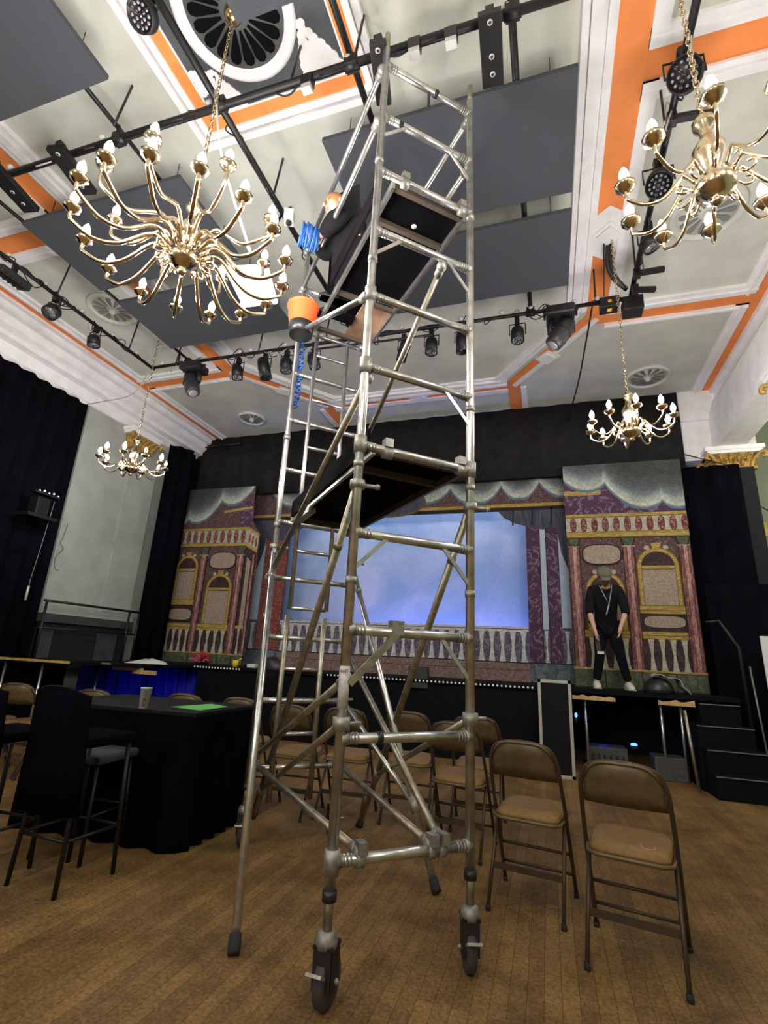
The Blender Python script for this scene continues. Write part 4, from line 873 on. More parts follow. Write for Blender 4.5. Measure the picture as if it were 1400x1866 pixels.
body(p2, o1, J); clothes(p2, o1, J, 1.0, fat=1.3); shoes(p2, o1, J, blackp)
face(p2, o1, J['head'], -WD-LD*.2-Z*.3, Z-WD*.2, hair=hairg, hr=.094)
b = MB(); q = J['chest']+V(0, 0, 0)-LD*.1-Z*.165+WD*.02; b.box(q, (.06, .045, .01), mat('pale yellow patch', (.6, .45, .2), .7), rz=.6); b.build('logo_patch', p2, o1)
# bucket hung on the tower
bk = U(-.05, 1.62, 4.26); orb = mat('orange plastic', (.85, .12, .03), .4)
t = thing('bucket', 'orange bucket with a dark base hanging from the scaffold tower', 'bucket', bk)
b = MB(); b.lathe([(.115, .08), (.14, .3), (.15, .3), (.15, .32), (.138, .32), (.132, .3), (.11, .09)], bk, orb, 24); b.build('tub', t, bk)
b = MB(); b.lathe([(.1, 0), (.108, 0), (.122, .11), (.113, .11), (.1, .01)], bk, blackp, 24); b.build('base', t, bk)
b = MB(); b.path([bk+V(.145*math.cos(a)*.72, .145*math.cos(a)*.69, .31+.16*math.sin(a)) for a in [PI*i/12 for i in range(13)]], .005, alu, 6); b.build('handle', t, bk)
# blue rope coil and the loose rope hanging down the rear post
ropem = mat('blue rope', (.03, .13, .5), .8, noise=(60, .4))
b = MB(); rnd = random.Random(4); c = U(-.15, 1.2, 4.98)
for k in range(14):
    pts = []; a0 = rnd.uniform(0, 6)
    for i in range(20):
        a = 2*PI*i/20; pts.append(c+LD*(.05+.006*(k % 5))*math.cos(a)*1.3+Z*(.09+.006*(k % 5))*math.sin(a)+WD*(-.012*k+.07+.012*math.sin(a+a0)))
    b.path(pts, .009, ropem, 6, closed=True)
tag(b.build('rope_coil', org=c), 'coil of bright blue rope under the hands at the top of the tower', 'rope')
b = MB(); pts = []; pts2 = []
for i in range(90):
    z = 5.0-i*.0145; k = .02+.03*min(1, i/60)
    pts.append(U(.055+k*math.sin(i*1.9)*.6, TL+.02+k*math.cos(i*1.3), z)); pts2.append(U(.055+k*math.sin(i*1.5+2)*.6, TL+.02+k*math.cos(i*2.1+1), z-.02))
b.path(pts, .007, ropem, 5); b.path(pts2, .006, ropem, 5)
tag(b.build('loose_rope', org=U(0, TL, 4.9)), 'tangled blue rope hanging down the left rear tower post below the bucket', 'rope')

# ------------------------------------------------------------------ chandeliers
def cat(pts, n=5):
    out = []; P_ = [Vector(p) for p in pts]; P_ = [P_[0]*2-P_[1]]+P_+[P_[-1]*2-P_[-2]]
    for i in range(1, len(P_)-2):
        for k in range(n):
            t_ = k/n; a, b_, c, d = P_[i-1], P_[i], P_[i+1], P_[i+2]
            out.append(.5*((2*b_)+(c-a)*t_+(2*a-5*b_+4*c-d)*t_*t_+(3*b_-a-3*c+d)*t_**3))
    out.append(P_[-2]); return out
def arm_meshes(R, zc, r0, sag, thick):
    """arm in the XZ plane from the hub to the cup at (R, zc)"""
    pts = [(r0, 0, .0), (r0+.12*R, 0, .06), (R*.38, 0, .035), (R*.58, 0, -sag*.75), (R*.78, 0, -sag), (R*.95, 0, -sag*.55), (R, 0, zc-.07), (R, 0, zc-.02)]
    if zc > .2: pts = [(r0, 0, .12), (r0+.1, 0, .2), (R*.45, 0, .17), (R*.68, 0, .09), (R*.88, 0, .12), (R, 0, zc-.12), (R, 0, zc-.02)]
    a = MB(); cp = cat(pts); a.path(cp, [thick*(1.12-.25*i/len(cp)) for i in range(len(cp))], brass, 8)
    k = [(r0+.02, 0, -.02), (r0+.05, 0, -.05), (r0+.085, 0, -.04), (r0+.085, 0, -.005), (r0+.06, 0, .0)]; a.path(cat(k), .006, brass, 6)
    c = MB(); c.lathe([(.014, -.035), (.03, -.02), (.05, -.004), (.053, .012), (.034, .012), (.024, .03), (.019, .045)], (R, 0, zc), brass, 8)
    l = MB(); l.lathe([(.012, .045), (.022, .06), (.025, .08), (.017, .108), (.003, .132)], (R, 0, zc), bulbm, 8)
    return a, c, l
def chandelier(label, loc, tiers, top, scale=1.0, unlit=(), hubr=.12):
    t = thing('chandelier', label, 'chandelier', loc)
    b = MB(); h = hubr
    b.lathe([(.012, -.15*scale), (.03, -.13*scale), (.02, -.11*scale), (h*.45, -.1*scale), (h*.95, -.07*scale), (h, -.03*scale), (h*.8, -.01), (h*.35, .02), (.035, .06), (.045, .1), (.07, .16), (.075, .2), (.05, .25), (.03, .28), (.028, .33), (.05, .36), (.055, .39), (.03, .42), (.015, .45)], (0, 0, 0), brass, 24)
    b.build('stem', t)
    idx = 0
    for (n, R, zc, ph, r0, sag, th) in tiers:
        a, c, l = arm_meshes(R, zc, r0, sag, th); oa = ob = ol = None
        for k in range(n):
            if oa is None: oa = a.build('arm', t); oc = c.build('candle_cup', oa); ol = l.build('bulb', oa); x = oa; kc, kl = oc, ol
            else:
                x = oa.copy(); C.objects.link(x); kc = oc.copy(); C.objects.link(kc); kc.parent = x; kl = ol.copy(); C.objects.link(kl); kl.parent = x
            x.rotation_euler = (0, 0, ph+2*PI*k/n)
            if idx in unlit: kl.data = unlit_mesh(ol.data)
            idx += 1
    # chain of links up to the hook
    b = MB(); z = .45; i = 0; H = top-loc[2]
    while z < H-.02:
        rr = .014; pts = []
        for k in range(8):
            a = 2*PI*k/8; u = rr*math.cos(a); v = .026*math.sin(a); pts.append((u if i % 2 else 0, 0 if i % 2 else u, z+.02+v))
        b.path(pts, .0042, brass, 5, closed=True); z += .04; i += 1
    b.tube((0, 0, H-.04), (0, 0, H), .012, brass); b.build('chain', t)
    return t
_um = {}
def unlit_mesh(me):
    if me.name not in _um:
        k = me.copy(); k.materials.clear(); k.materials.append(candle); _um[me.name] = k
    return _um[me.name]
chandelier('huge two tier brass chandelier left of the scaffold tower, hanging from the ceiling rosette', (-2.2, 2.13, 3.93),
    [(16, .66, .03, 0, .1, .13, .0135), (8, .55, .29, math.radians(15), .08, .1, .0125)], 6.3, 1.1, unlit=(4, 3), hubr=.10)
chandelier('small brass chandelier with some unlit bulbs near the top right corner of the photo', (.88, 2.26, 3.75), [(10, .40, .05, math.radians(4), .08, .085, .009)], 6.33, 1.0, unlit=(6, 3), hubr=.09)
chandelier('small bright brass chandelier hanging in front of the right painted flat', (.93, 5.27, 3.85), [(10, .40, .05, math.radians(18), .08, .085, .009)], 6.31, hubr=.1)
chandelier('small brass chandelier hanging by the pale pilaster on the left', (-5.45, 5.1, 3.83), [(10, .42, .05, math.radians(10), .08, .085, .009)], 6.31, unlit=(1, 2, 9), hubr=.1)
# ------------------------------------------------------------------ hung acoustic panels
def panel(label, x0, x1, y0, y1, z=5.92):
    t = thing('acoustic_panel', label, 'acoustic panel', ((x0+x1)/2, (y0+y1)/2, z), group='charcoal acoustic panels hung under the ceiling')
    b = MB(); b.bb((x0, y0, z), (x1, y1, z+.05), panelm); b.build('slab', t, t.location, bevel=.004)
    for x in (x0+.2, x1-.2):
        for y in (y0+.15, y1-.15): b = MB(); b.tube((x, y, z+.05), (x, y, CZ-.012), .004, blackm, 5); b.build('wire', t, t.location)
panel('charcoal acoustic panel in the top left corner of the photo', -5.4, -3.3, .9, 2.05)
panel('charcoal acoustic panel hanging behind the big chandelier', -5.48, -3.32, 2.95, 4.05)
panel('charcoal acoustic panel beyond the big chandelier, above the left front of the stage', -5.45, -3.3, 4.3, 5.38)
panel('charcoal acoustic panel behind the top of the scaffold tower', -1.78, .42, 3.0, 4.13)
panel('charcoal acoustic panel beyond the tower, the farther of the two right ones', -1.78, .43, 4.35, 5.45)
panel('small piece of charcoal panel overlapping the ceiling rosette at the top edge', -2.03, -1.45, 1.2, 2.02)
# ------------------------------------------------------------------ lighting rig
RGZ = 5.8
rig = thing('lighting_rig', 'black pipe grid with cables hung under the ceiling', 'lighting rig', (-2.4, 4, RGZ)); RO = rig.location.copy()
def pipe(a, c, r=.026): b = MB(); b.tube(a, c, r, blackm, 10); return b.build('pipe', rig, RO)
def P3(x, y, z=RGZ): return V(x, y, z)
pipe(P3(-6.1, 2.38), P3(1.3, 2.46), .032); pipe(P3(-6.02, 5.6), P3(1.2, 5.72)); pipe(P3(-6.0, 1.0), P3(-6.0, 5.65)); pipe(P3(1.15, 1.0), P3(1.15, 5.7), .03)
pipe(P3(-2.44, 1.0), P3(-2.44, 5.65), .03); pipe(P3(-3.62, 1.0, 6.02), P3(-3.6, 3.5, 6.02), .022); pipe(P3(-.06, 2.3, 6.02), P3(-.03, 5.9, 6.02), .03); pipe(P3(-1.32, 1.0, 6.02), P3(-1.3, 3.4, 6.02), .028); pipe(P3(-5.55, 2.4, 6.02), P3(-5.5, 5.9, 6.02), .022)
for x, y in ((-3.6, 2.44), (-.06, 2.45), (-1.31, 2.45), (-5.53, 2.44), (-.03, 5.7), (-5.5, 5.62)): pipe(P3(x, y, RGZ), P3(x, y, 6.04), .014)
pipe(P3(-3.05, 5.5, 5.6), P3(-1.3, 5.55, 5.58), .016)
for x, y in ((-3.52, 2.42), (-2.44, 2.42), (-1.26, 2.44), (-.05, 2.45), (-6, 2.4), (1.15, 2.45), (-2.44, 5.66), (-5.3, 5.62), (-.03, 5.7), (-5.35, 2.42)):
    b = MB(); b.box((x, y, RGZ+.02), (.1, .09, .09), blackm); b.tube((x-.06, y, RGZ), (x+.06, y, RGZ), .04, blackm, 8); b.build('clamp', rig, RO)
for x, y in ((-3.46, 2.3), (-1.8, 2.44), (-1.22, 2.4), (-6.0, 3.86), (-6, 5.1), (-5.55, 5.62), (-2.44, 3.3), (1.13, 3.6), (1.13, 5.2), (.75, 5.7), (-4.0, 5.6), (-2.9, 5.62)):
    b = MB(); b.tube((x, y, RGZ), (x+.02, y+.05, CZ), .011, blackm, 6); b.build('hanger_rod', rig, RO)
# cables looping along the pipes
cabm = mat('black cable', (.012, .012, .012), .5); cabw = mat('grey cable', (.35, .35, .33), .5)
def loops(a, c, seed, n, amp=.09, m=cabm):
    rnd = random.Random(seed); b = MB(); a = Vector(a); c = Vector(c)
    base = []
    for i in range(60):
        q = lerp(a, c, i/59); base.append(q+V(rnd.uniform(-.02, .02), rnd.uniform(-.02, .02), .02+rnd.uniform(-.035, .02)))
    b.path(base, .012, m, 5)
    for k in range(n):
        f = rnd.uniform(.02, .9); w_ = rnd.uniform(.1, .3)/(c-a).length; d = rnd.uniform(.04, amp); sd = rnd.uniform(-.05, .05)
        p = [lerp(a, c, f+w_*i/8)+V(sd*math.sin(PI*i/8), sd*math.sin(PI*i/8), -d*math.sin(PI*i/8)*(1 if k % 4 else -.8)) for i in range(9)]
        b.path(p, .0075, m if k % 5 else cabw, 5)
    b.build('cable', rig, RO)
loops((-6, 5.6, RGZ), (1.2, 5.71, RGZ), 1, 34, .15); loops((-6, 2.8, RGZ), (-6, 5.6, RGZ), 2, 14, .13); loops((1.15, 2, RGZ), (1.15, 5.65, RGZ), 3, 16, .15); loops((-6, 2.39, RGZ), (1.1, 2.46, RGZ), 5, 10, .1); loops((-2.44, 2.4, RGZ), (-2.44, 5.6, RGZ), 6, 12, .06)
connw = mat('pale connector', (.5, .5, .48), .4)
rnd = random.Random(9)
for a, c, n in (((-6, 5.6, RGZ), (1.1, 5.71, RGZ), 16), ((-6, 3, RGZ), (-6, 5.5, RGZ), 5), ((1.15, 3, RGZ), (1.15, 5.5, RGZ), 6), ((-5.5, 2.38, RGZ), (.6, 2.46, RGZ), 5)):
    for k in range(n):
        q = lerp(a, c, (k+.5)/n+rnd.uniform(-.02, .02)); b = MB(); b.sphere(q+V(0, -.02, .05), (.04, .03, .03), connw, 8); b.build('connector', rig, RO)
# drooping bundles at the right corner
b = MB()
for k in range(2): b.path(cat([(.9+.03*k, 5.35, CZ-.02), (.88+.04*k, 5.4, 6.1), (.95+.03*k, 5.5, 5.95), (1.1, 5.62, 5.86)]), .026, cabm, 8)
b.path([(.85, 5.3, CZ), (.84, 5.6, 5.8)], .008, cabm, 5)
b.path(cat([(.72, 5.72, 5.8), (.7, 6.6, 5.85), (.66, 7.8, 5.9), (.55, 9.2, 5.95)]), .012, cabm, 6)
b.build('cable_bundle', rig, RO)
b = MB(); b.path(cat([(-6.02, 5.6, 5.8), (-6.5, 5.8, 5.5), (-7.2, 5.9, 5.5), (-7.9, 6.1, 5.62)]), .008, cabw, 5); b.path(cat([(-5.95, 5.55, 5.8), (-5.7, 5.2, 6.1), (-5.5, 5.1, CZ-.05)]), .008, cabw, 5); tag(b.build('slack_cable', org=(-6, 5.6, 5.8)), 'thin pale cable drooping from the rig corner to the left cornice', 'cable')
b = MB(); b.path(cat([(-2.3, 2.2, 5.6), (-2.15, 2.25, 4.9), (-2.0, 2.5, 4.3), (-1.9, 2.35, 4.15)]), .009, mat('white cable', (.6, .6, .57), .5), 6); tag(b.build('hanging_cable', org=(-2.3, 2.2, 5.6)), 'white cable hanging loose from the rig to the big chandelier', 'cable')

# ---- lanterns
lensm = mat('grey lens', (.3, .3, .33), .2, .3)
def yoke(b, p, w_, h): b.path([p+V(-w_, 0, -h), p+V(-w_, 0, -.04), p+V(w_, 0, -.04), p+V(w_, 0, -h)], .009, blackm, 5); b.box(p, (.06, .06, .1), blackm)
def par(label, p, aim, r=.085, L=.22, face_=None, name='par_lantern'):
    p = Vector(p); t = thing(name, label, 'stage light', p); d = (Vector(aim)).normalized(); c = p-Z*.2; q = d.to_track_quat('Z', 'Y').to_matrix()
    b = MB(); yoke(b, p, r+.015, .2); b.build('yoke', t, p)
    b = MB(); b.lathe([(r*.5, -L*.5), (r*.85, -L*.45), (r, -L*.25), (r, L*.5), (r*.93, L*.5), (r*.9, L*.35)], c, blackm, 18, q); b.build('can', t, p)
    b = MB()
    if face_ == 'led':
        for rr, n in ((0, 1), (.33, 6), (.66, 12)):
            for k in range(n): a = 2*PI*k/n; b.sphere(c+q @ V(rr*r*math.cos(a), rr*r*math.sin(a), L*.5-.01), (.014, .014, .008), lensm, 6, q)
    else: b.lathe([(r*.88, L*.36), (r*.88, L*.37)], c, lensm, 14, q)
    for k in range(3): a = 2*PI*k/3; b.tube(c+q @ V(0, 0, L*.5), c+q @ V(r*math.cos(a), r*math.sin(a), L*.5), .004, blackm, 4)
    b.build('lens', t, p)
    return t
F0 = V(.0, -.1, -1)
par('black par lantern on the front pipe, just right of the left moving head', (-4.37, 5.66, 5.72), V(.2, -.1, -1), face_='led')
par('black tall box lantern on the front pipe, second right of the left moving head', (-3.9, 5.66, 5.72), V(.25, .1, -1), .09, .34)
par('black par lantern on the front pipe, third right of the left moving head', (-3.53, 5.66, 5.72), V(.1, 0, -1), face_='led')
par('black par lantern on the front pipe behind the rear tower post', (-3.08, 5.66, 5.72), V(.3, 0, -1), face_='led')
par('black box lantern seen between tower and brace, left of the par lanterns', (-1.72, 5.68, 5.7), V(-.25, .1, -1), .07, .32)
par('black par lantern on the front pipe, left of the tower right post', (-1.33, 5.68, 5.7), V(0, 0, -1), face_='led')
par('black long lantern right beside the tower right post', (-.92, 5.68, 5.7), V(0, 0, -1), .075, .32)
par('black square par lantern on the front pipe between tower and right moving head', (-.2, 5.7, 5.7), V(0, -.1, -1), .085, .2, face_='led')
par('black round lantern on the left side pipe, middle of three', (-5.98, 3.85, 5.74), V(.1, -.5, -.8), .1, .14)
par('black round lantern on the left side pipe, nearest the pipe corner', (-5.98, 4.5, 5.74), V(.1, .1, -1), .085, .15)
par('honeycomb led lantern at the top of the right side pipe', (1.15, 3.1, 5.86), V(-.35, -.75, -.75), .12, .14, face_='led', name='led_lantern')
par('honeycomb led lantern on the right pipe behind the small chandelier', (1.13, 3.95, 5.82), V(-.25, -.6, -.9), .11, .3, face_='led', name='led_lantern')
par('dark mesh fronted lantern on the right pipe, lowest in the photo', (1.17, 4.62, 5.78), V(.4, .1, -.9), .1, .12, name='led_lantern')
par('round led lantern at the top left beside the rosette', (-2.5, 1.66, 5.82), V(-.1, -.5, -.8), .1, .1, face_='led', name='led_lantern')
def mover(label, p, lean):
    p = Vector(p); t = thing('moving_head_light', label, 'stage light', p)
    b = MB(); b.box(p+V(0, 0, -.06), (.34, .3, .12), blackp); b.box(p+V(-.19, 0, -.05), (.03, .05, .1), blackp); b.box(p+V(.19, 0, -.05), (.03, .05, .1), blackp); b.build('base', t, p, bevel=.015)
    d = V(*lean).normalized()
    for s_ in (-1, 1): b = MB(); b.path([p+V(s_*.1, 0, -.12), p+V(s_*.13, 0, -.2), p+V(s_*.13, 0, -.33)], [.035, .04, .035], blackp, 8); b.build('yoke_arm', t, p)
    c = p+V(0, 0, -.33); q = d.to_track_quat('Z', 'Y').to_matrix()
    b = MB(); b.lathe([(.05, -.19), (.1, -.16), (.115, -.05), (.12, .08), (.105, .19), (.08, .21)], c, mat('scuffed black shell', (.03, .03, .032), .35), 20, q); b.lathe([(.122, -.02), (.122, .0)], c, blackm, 20, q); b.build('head', t, p)
    b = MB(); b.lathe([(.078, .21), (.06, .225), (.01, .23)], c, lensm, 16, q); b.build('lens', t, p)
mover('large black moving head light at the left of the front pipe', (-5.2, 5.66, 5.76), (.45, -.1, -1)); mover('large black moving head light on the front pipe right of the tower', (.33, 5.7, 5.76), (-.6, -.1, -.9))
def batten(label, x0, y0, x1, y1, w_, z=5.72, lit=True):
    a = V(x0, y0, z); c = V(x1, y1, z); t = thing('light_batten', label, 'stage light', (a+c)/2); o_ = t.location
    b = MB(); b.bar(a, c, .06, w_, blackm); b.build('housing', t, o_, bevel=.006)
    for f in (.1, .55, .8): b = MB(); q = lerp(a, c, f); b.lathe([(.02, -.034), (.02, -.03)], q, connw, 10); b.lathe([(.011, -.036), (.011, -.034)], q, blackp, 8); b.build('screw_plate', t, o_)
    b = MB(); b.box(lerp(a, c, .1)+Z*.05, (.06, .06, .1), blackm); b.build('clamp', t, o_)
batten('long black batten fixture with three round plates hanging by the top right of the tower', -.2, 2.35, -.22, 2.82, .16)
batten('black batten fixture partly hidden behind the tower top', -1.0, 2.3, -1.08, 2.72, .12)
batten('black ribbed batten fixture hanging over the left pipe by the big chandelier', -4.08, 2.26, -4.18, 2.72, .17)
batten('black ribbed batten fixture at the left edge of the photo', -4.85, 2.2, -4.95, 2.72, .17)
t = thing('floodlight', 'black slatted floodlight on the left side pipe, nearest the photo edge', 'stage light', (-5.98, 3.3, 5.7))
b = MB(); b.box((-5.98, 3.3, 5.6), (.2, .36, .1), blackm, M=Matrix.Rotation(.3, 3, 'Y')); b.build('housing', t, t.location, bevel=.01)
b = MB(); [b.box((-5.96, 3.18+.06*i, 5.545), (.15, .02, .02), blackp) for i in range(5)]; b.box((-5.98, 3.3, 5.7), (.05, .05, .14), blackm); b.build('louvre', t, t.location)
t = thing('control_box', 'black box with a small orange label at the right end of the front pipe', 'box', (.9, 5.68, 5.72))
b = MB(); b.box((.9, 5.68, 5.72), (.22, .16, .14), blackm); b.build('case', t, t.location, bevel=.006); b = MB(); b.box((.9, 5.6+.0, 5.72), (.04, .004, .04), mat('orange label', (.8, .4, .05), .5)); b.box((.9, 5.68, 5.649), (.05, .05, .003), mat('orange label', (.8, .4, .05), .5)); b.build('label', t, t.location)
t = thing('control_box', 'black open sided box under the rig corner, right of the labelled box', 'box', (1.14, 5.66, 5.64))
b = MB(); b.box((1.14, 5.62, 5.6), (.22, .2, .18), blackm); b.build('case', t, t.location, bevel=.006); b = MB(); b.tube((1.14, 5.62, 5.68), (1.14, 5.64, 5.8), .02, blackm); b.build('bracket', t, t.location)
for lab, c, d in (('short black spigot arm on the right side pipe by the upper led lantern', (1.15, 3.5, 5.76), (.32, .02)), ('short black spigot arm low on the right side pipe', (1.15, 5.25, 5.76), (.28, .0)), ('second short black arm just below the low spigot arm', (1.15, 5.42, 5.68), (.22, .05))):
    b = MB(); b.bar(Vector(c), Vector(c)+V(d[0], d[1], 0), .05, .05, blackm); b.box(c, (.07, .07, .1), blackm); tag(b.build('spigot_arm', org=c), lab, 'bracket')
for lab, c in (('small pale socket box clipped under the near pipe, right of the tower top', (-.75, 2.42, 5.74)), ('small grey socket box under the near pipe, left of the long batten', (-.48, 2.43, 5.74)), ('small grey socket box on the near pipe in front of the rosette frame', (-1.62, 2.42, 5.74))):
    b = MB(); b.box(c, (.09, .07, .1), blackm); b.box(Vector(c)-Z*.07, (.08, .06, .05), connw); tag(b.build('socket_box', org=c), lab, 'socket')
b = MB(); c = V(-2.32, 3.45, 5.66); b.box(c, (.1, .12, .12), mat('white plastic', (.75, .75, .73), .4), rz=.4); b.tube(c-Z*.04, c-Z*.09, .03, blackp); b.box(c+Z*.08, (.04, .04, .08), blackm); tag(b.build('camera_unit', org=c, bevel=.008), 'small white box camera clipped to the middle pipe', 'camera')
# bright work light panel
t = thing('work_light', 'bright white rectangular light panel hanging behind the big chandelier', 'light', (-2.8, 3.6, 5.1))
glow = mat('glowing diffuser', (.9, .9, .9), .6, emis=((.92, .96, 1), 1.6))
cs = [V(-2.92, 3.34, 5.05), V(-2.48, 3.43, 5.05), V(-2.65, 3.93, 5.05), V(-3.05, 3.89, 5.05)]
b = MB(); b.add(cs+[q+Z*.05 for q in cs], [(0, 3, 2, 1), (4, 5, 6, 7), (0, 1, 5, 4), (1, 2, 6, 5), (2, 3, 7, 6), (3, 0, 4, 7)], glow); b.build('diffuser', t, t.location, bevel=.01)
b = MB(); b.box((-2.75, 3.62, 5.13), (.3, .3, .05), blackp); b.path([(-2.7, 3.55, 5.15), (-2.6, 3.5, 5.45), (-2.45, 3.5, 5.78)], .014, blackm, 6); b.build('bracket', t, t.location)
# device on the left drape
t = thing('wall_projector', 'dark projector on a shelf on the left black drape with small white lights', 'projector', (-7.6, 5.5, 3.4))
b = MB(); b.box((-7.6, 5.5, 3.28), (.3, .5, .05), blackm); b.build('shelf', t, t.location); b = MB(); b.box((-7.6, 5.5, 3.45), (.2, .22, .3), mat('dark grey case', (.01, .01, .01), .6, spec=.2)); b.build('case', t, t.location, bevel=.02)
b = MB(); [b.sphere((-7.5, 5.38+.08*i, 3.68+.02*(i % 2)), .014, mat('white pin light', (1, 1, 1), .4, emis=((1, 1, 1), 3)), 6) for i in range(5)]; b.box((-7.55, 5.52, 3.66), (.12, .42, .04), blackm); b.build('pin_light', t, t.location)
b = MB(); b.path([(-7.55, 5.7, 3.6), (-7.6, 5.7, 2.9), (-7.6, 5.66, 2.3), (-7.6, 5.66, 2.05)], .004, cabw, 5); b.tube((-7.6, 5.66, 2.0), (-7.6, 5.66, 2.22), .018, connw, 6); b.build('pull_cord', t, t.location)
b = MB(); b.path(cat([(-7.9, 6.3, 3.4), (-7.9, 6.27, 3.15), (-7.9, 6.24, 3.05), (-7.9, 6.32, 2.95), (-7.9, 6.22, 2.8), (-7.9, 6.25, 2.62), (-7.9, 6.34, 2.58)]), .004, cabm, 5); tag(b.build('dangling_cable', org=(-7.9, 6.25, 3.4)), 'black cable dangling down the left side of the pale pilaster', 'cable')

# ------------------------------------------------------------------ folding chairs
chm = mat('brown enamel steel', (.15, .105, .055), .42, .25, noise=(20, .2)); seatm = mat('tan vinyl', (.235, .13, .038), .55, noise=(25, .18)); chd = mat('dark brown steel', (.075, .05, .032), .45, .4)
def make_chair(label):
    t = thing('folding_chair', label, 'chair', (0, 0, 0), group='brown folding chairs set out in the hall')
    def side(s_): return [V(s_*.228, .25, .02), V(s_*.222, .0, .50), V(s_*.214, -.13, .74), V(s_*.205, -.165, .83), V(s_*.172, -.19, .903), V(s_*.10, -.202, .932), V(0, -.206, .94)]
    pts = side(1); pts = pts+side(-1)[::-1][1:]
    b = MB(); b.path(cat(pts, 3), .0125, chd, 8); b.build('back_frame', t)
    b = MB(); vs = []; n = 16
    for j, f in enumerate((0, .33, .66, 1)):
        for i in range(n+1):
            x = -.195+.39*i/n; zt = .934-.12*abs(x/.205)**4.4; zb = .72-.0*x; z = zb+(zt-zb)*f
            yb = -.12-(z-.72)*.39; vs.append((x*(1 if f > .5 else 1.03), yb-.03*(1-(x/.2)**2)-.003, z))
    b.add(vs, [(j*(n+1)+i, j*(n+1)+i+1, (j+1)*(n+1)+i+1, (j+1)*(n+1)+i) for j in range(3) for i in range(n)], chm, True); b.build('backrest', t, solid=.006)
    b = MB(); b.path([V(s, -.12-(z-.72)*.39-.03*(1-(s/.2)**2)-.004, z+.004) for s, z in [(-.19+.38*i/12, .934-.12*abs((-.19+.38*i/12)/.205)**4.4) for i in range(13)]], .008, chm, 6); b.build('top_rim', t)
    b = MB(); n = 14; vs = []; ring = [(-.19, -.1), (-.2, .0), (-.2, .2), (-.17, .27), (-.1, .29), (.1, .29), (.17, .27), (.2, .2), (.2, .0), (.19, -.1), (.15, -.13), (-.15, -.13)]
    for sc, z in ((1.0, .485), (1.0, .505), (.93, .525), (.6, .532)):
        vs += [(x*sc, .08+(y-.08)*sc, z+.03*(y)) for x, y in ring]
    k = len(ring); fs = [(i*k+j, i*k+(j+1) % k, (i+1)*k+(j+1) % k, (i+1)*k+j) for i in range(3) for j in range(k)]+[tuple(range(3*k, 4*k)), tuple(range(k))[::-1]]
    b.add(vs, fs, seatm, True); b.build('seat', t)
    b = MB(); b.path([(x*1.05, .08+(y-.08)*1.05, .482+.03*y) for x, y in ring], .011, chm, 6, closed=True); b.build('seat_frame', t)
    for s_ in (-1, 1):
        b = MB(); b.tube((s_*.208, .02, .49), (s_*.215, -.24, .02), .0115, chd, 8); lg = b.build('leg', t)
        b = MB(); b.tube((s_*.215, -.237, .03), (s_*.215, -.242, .0), .016, rubber, 8); b.build('foot', lg)
        b = MB(); b.tube((s_*.228, .245, .03), (s_*.228, .252, .0), .016, rubber, 8); b.build('foot', t)
    b = MB(); b.bar((-.21, -.135, .21), (.21, -.135, .21), .035, .008, chd); b.build('stretcher', t)
    b = MB(); b.tube((-.225, .2, .14), (.225, .2, .14), .01, chd, 8); b.tube((-.225, .13, .27), (.225, .13, .27), .01, chd, 8); b.build('stretcher', t)
    return t
chairs = [(.38, 3.33, -11, 'nearest brown folding chair at the right with a pale ring stain on its seat'), (-.15, 3.76, -9, 'brown folding chair immediately left of the nearest one, beside the tower post'),
 (-.72, 4.5, -6, 'brown folding chair directly behind the right tower post'), (-.66, 5.12, 2, 'brown folding chair whose back shows above the one behind the right tower post'),
 (-1.28, 5.02, 4, 'brown folding chair seen between the two near tower posts'), (-1.85, 4.88, 3, 'brown folding chair hidden partly by the left near tower post'), (-2.35, 4.74, 2, 'brown folding chair seen through the ladder of the tower'),
 (-3.08, 5.0, 5, 'brown folding chair right behind the slanting silver stabiliser, beside the black table'), (-3.72, 4.92, 8, 'brown folding chair whose back rises behind the green paper'), (-4.62, 4.58, 12, 'brown folding chair whose back rises left of the paper cup'),
 (-5.22, 4.64, 14, 'brown folding chair second from the left edge of the photo'), (-5.72, 4.56, 16, 'brown folding chair close to the left edge, its back under the second stage leg'), (-6.2, 4.5, 16, 'brown folding chair at the very left edge of the photo')]
proto = None
for i, (x, y, a, lab) in enumerate(chairs):
    if proto is None: proto = make_chair(lab); o = proto
    else: o = copy_tree(proto)
    o.location = (x, y, 0); o.rotation_euler = (0, 0, math.radians(a)); o['label'] = lab
b = MB(); q = V(.46, 3.28, .527); b.path([q+V(.035*math.cos(k*PI/8), .045*math.sin(k*PI/8), 0) for k in range(16)], .004, mat('pale pink stain', (.5, .25, .2), .6), 5, closed=True)
tag(b.build('tape_ring', org=q), 'pale pinkish ring lying on the seat of the nearest folding chair', 'ring')
# ------------------------------------------------------------------ table with black cloth
TZ = .934
t = thing('draped_table', 'tall table covered to the floor with black cloth left of the tower', 'table', (-3.3, 3.9, 0)); to = t.location
foot = [V(-4.1, 3.38, 0), V(-2.58, 3.46, 0), V(-2.6, 4.34, 0), V(-4.1, 4.34, 0)]
b = MB(); b.add([q+Z*TZ for q in foot]+[q+Z*(TZ-.03) for q in foot], [(0, 1, 2, 3), (7, 6, 5, 4), (0, 4, 5, 1), (1, 5, 6, 2), (2, 6, 7, 3), (3, 7, 4, 0)], mat('matt black tabletop', (.007, .006, .008), .7, spec=.2)); b.build('tabletop', t, to, bevel=.004)
b = MB(); pts = []
for a, c in zip(foot, foot[1:]+foot[:1]):
    n = 40; d = (c-a).normalized(); nn = V(d.y, -d.x, 0)
    for i in range(n): q = a+(c-a)*i/n; pts.append((q, nn, i/n))
n = len(pts); vs = []
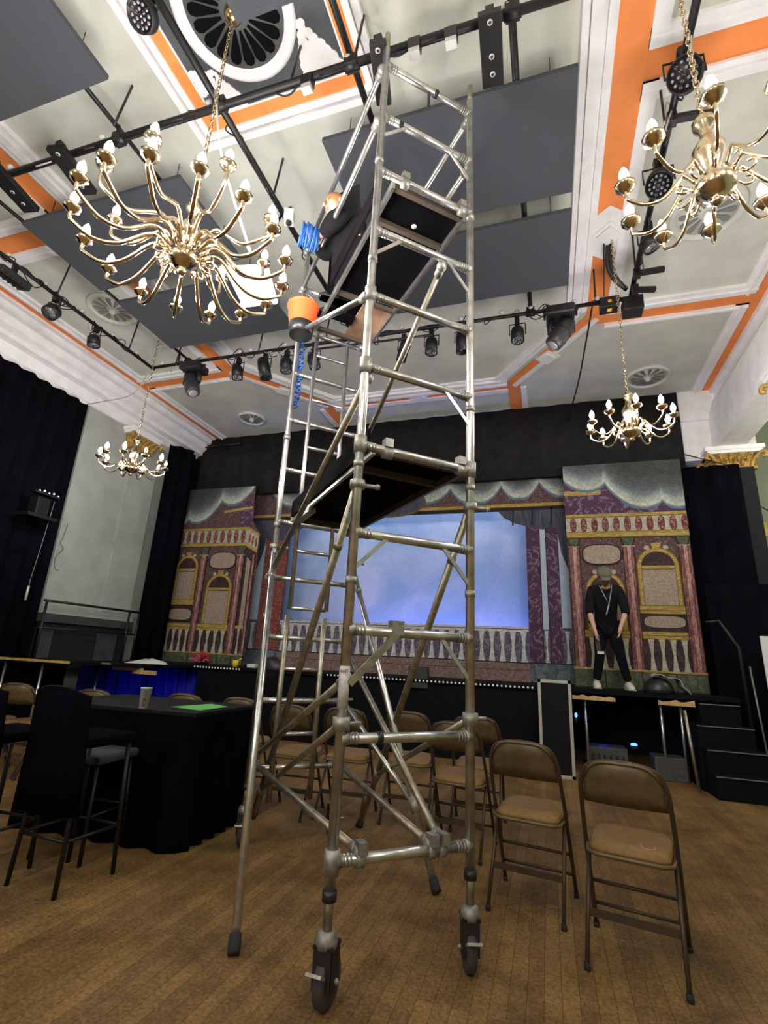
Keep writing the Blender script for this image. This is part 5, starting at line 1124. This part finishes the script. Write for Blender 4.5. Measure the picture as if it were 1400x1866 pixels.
for f in (0, .3, .7, 1): vs += [q+nn*(.008+.028*f*math.sin(i*.9)+.012*f)+Z*(TZ-.03)*(1-f)+Z*.003 for i, (q, nn, e) in enumerate(pts)]
b.add(vs, [(j*n+i, (j+1)*n+i, (j+1)*n+(i+1) % n, j*n+(i+1) % n) for j in range(3) for i in range(n)], blackf, True); b.build('table_skirt', t, to)
# cup with writing
cp = V(-3.08, 3.46, TZ); cupm = mat('white paper cup', (.75, .77, .76), .6)
t = thing('paper_cup', 'tall white paper cup with handwriting on the black table', 'cup', cp)
b = MB(); b.lathe([(.032, 0), (.043, .15), (.046, .15), (.046, .156), (.041, .156), (.030, .006)], cp, cupm, 24); b.build('cup', t, cp)
dv = (V(0, 0, CAM_H)-cp); dv.z = 0; dv.normalize(); rx = Z.cross(dv)
Mt = Matrix((Z, -rx, dv)).transposed().to_4x4(); Mt.translation = cp+Z*.08+dv*.0405
text('FOR-UZ', .036, blackp, 'writing', t, cp, Mt)
b = MB(); c = V(-2.79, 3.82, TZ+.004); b.add([c+V(-.2, -.14, 0), c+V(.12, -.19, 0), c+V(.14, .16, .004), c+V(-.06, .2, .012)], [(0, 1, 2, 3)], mat('green paper', (.16, .55, .14), .6)); tag(b.build('paper_sheet', org=c, solid=.002), 'bright green sheet of paper on the black table', 'paper')
# high stools with black covers, lower left
def stool(label, x, y, rz, seatc=blackf, h=.78, back=True, group=None):
    t = thing('high_stool', label, 'stool', (x, y, 0), rz)
    for sx in (-1, 1):
        for sy in (-1, 1): b = MB(); b.tube((sx*.17, sy*.17, h), (sx*.2, sy*.2, 0), .014, blackm, 8); b.build('leg', t)
    b = MB()
    for a, c in (((-.19, -.19), (.19, -.19)), ((.19, -.19), (.19, .19)), ((.19, .19), (-.19, .19)), ((-.19, .19), (-.19, -.19))): b.tube((a[0], a[1], .28), (c[0], c[1], .28), .01, blackm, 6)
    b.build('foot_rail', t)
    b = MB(); b.box((0, 0, h+.03), (.42, .42, .06), seatc); b.build('seat', t, bevel=.02)
    if back:
        b = MB(); n = 16; vs = []
        for f in (0, .3, .6, 1):
            for i in range(n+1): a = -.25+.5*i/n; vs.append((a*(1-.08*f)+.012*math.sin(i*2), -.22-.06*(1-(a/.25)**2)-.05*f+.012*math.sin(i*1.7+f*2), .42+(h-.42+.36)*f-.05*f*(a/.25)**2))
        b.add(vs, [(j*(n+1)+i, j*(n+1)+i+1, (j+1)*(n+1)+i+1, (j+1)*(n+1)+i) for j in range(3) for i in range(n)], blackf, True); b.build('draped_coat', t, solid=.03)
    return t
stool('black high stool with a black coat over its back in front of the table', -2.92, 2.84, -.05)
stool('black high stool cut by the left photo edge, dark coat over it', -3.44, 2.68, .0)
stool('black high stool with a dull grey seat tucked against the black table', -3.2, 3.2, .1, mat('grey seat pad', (.05, .05, .06), .7), h=.6, back=False)
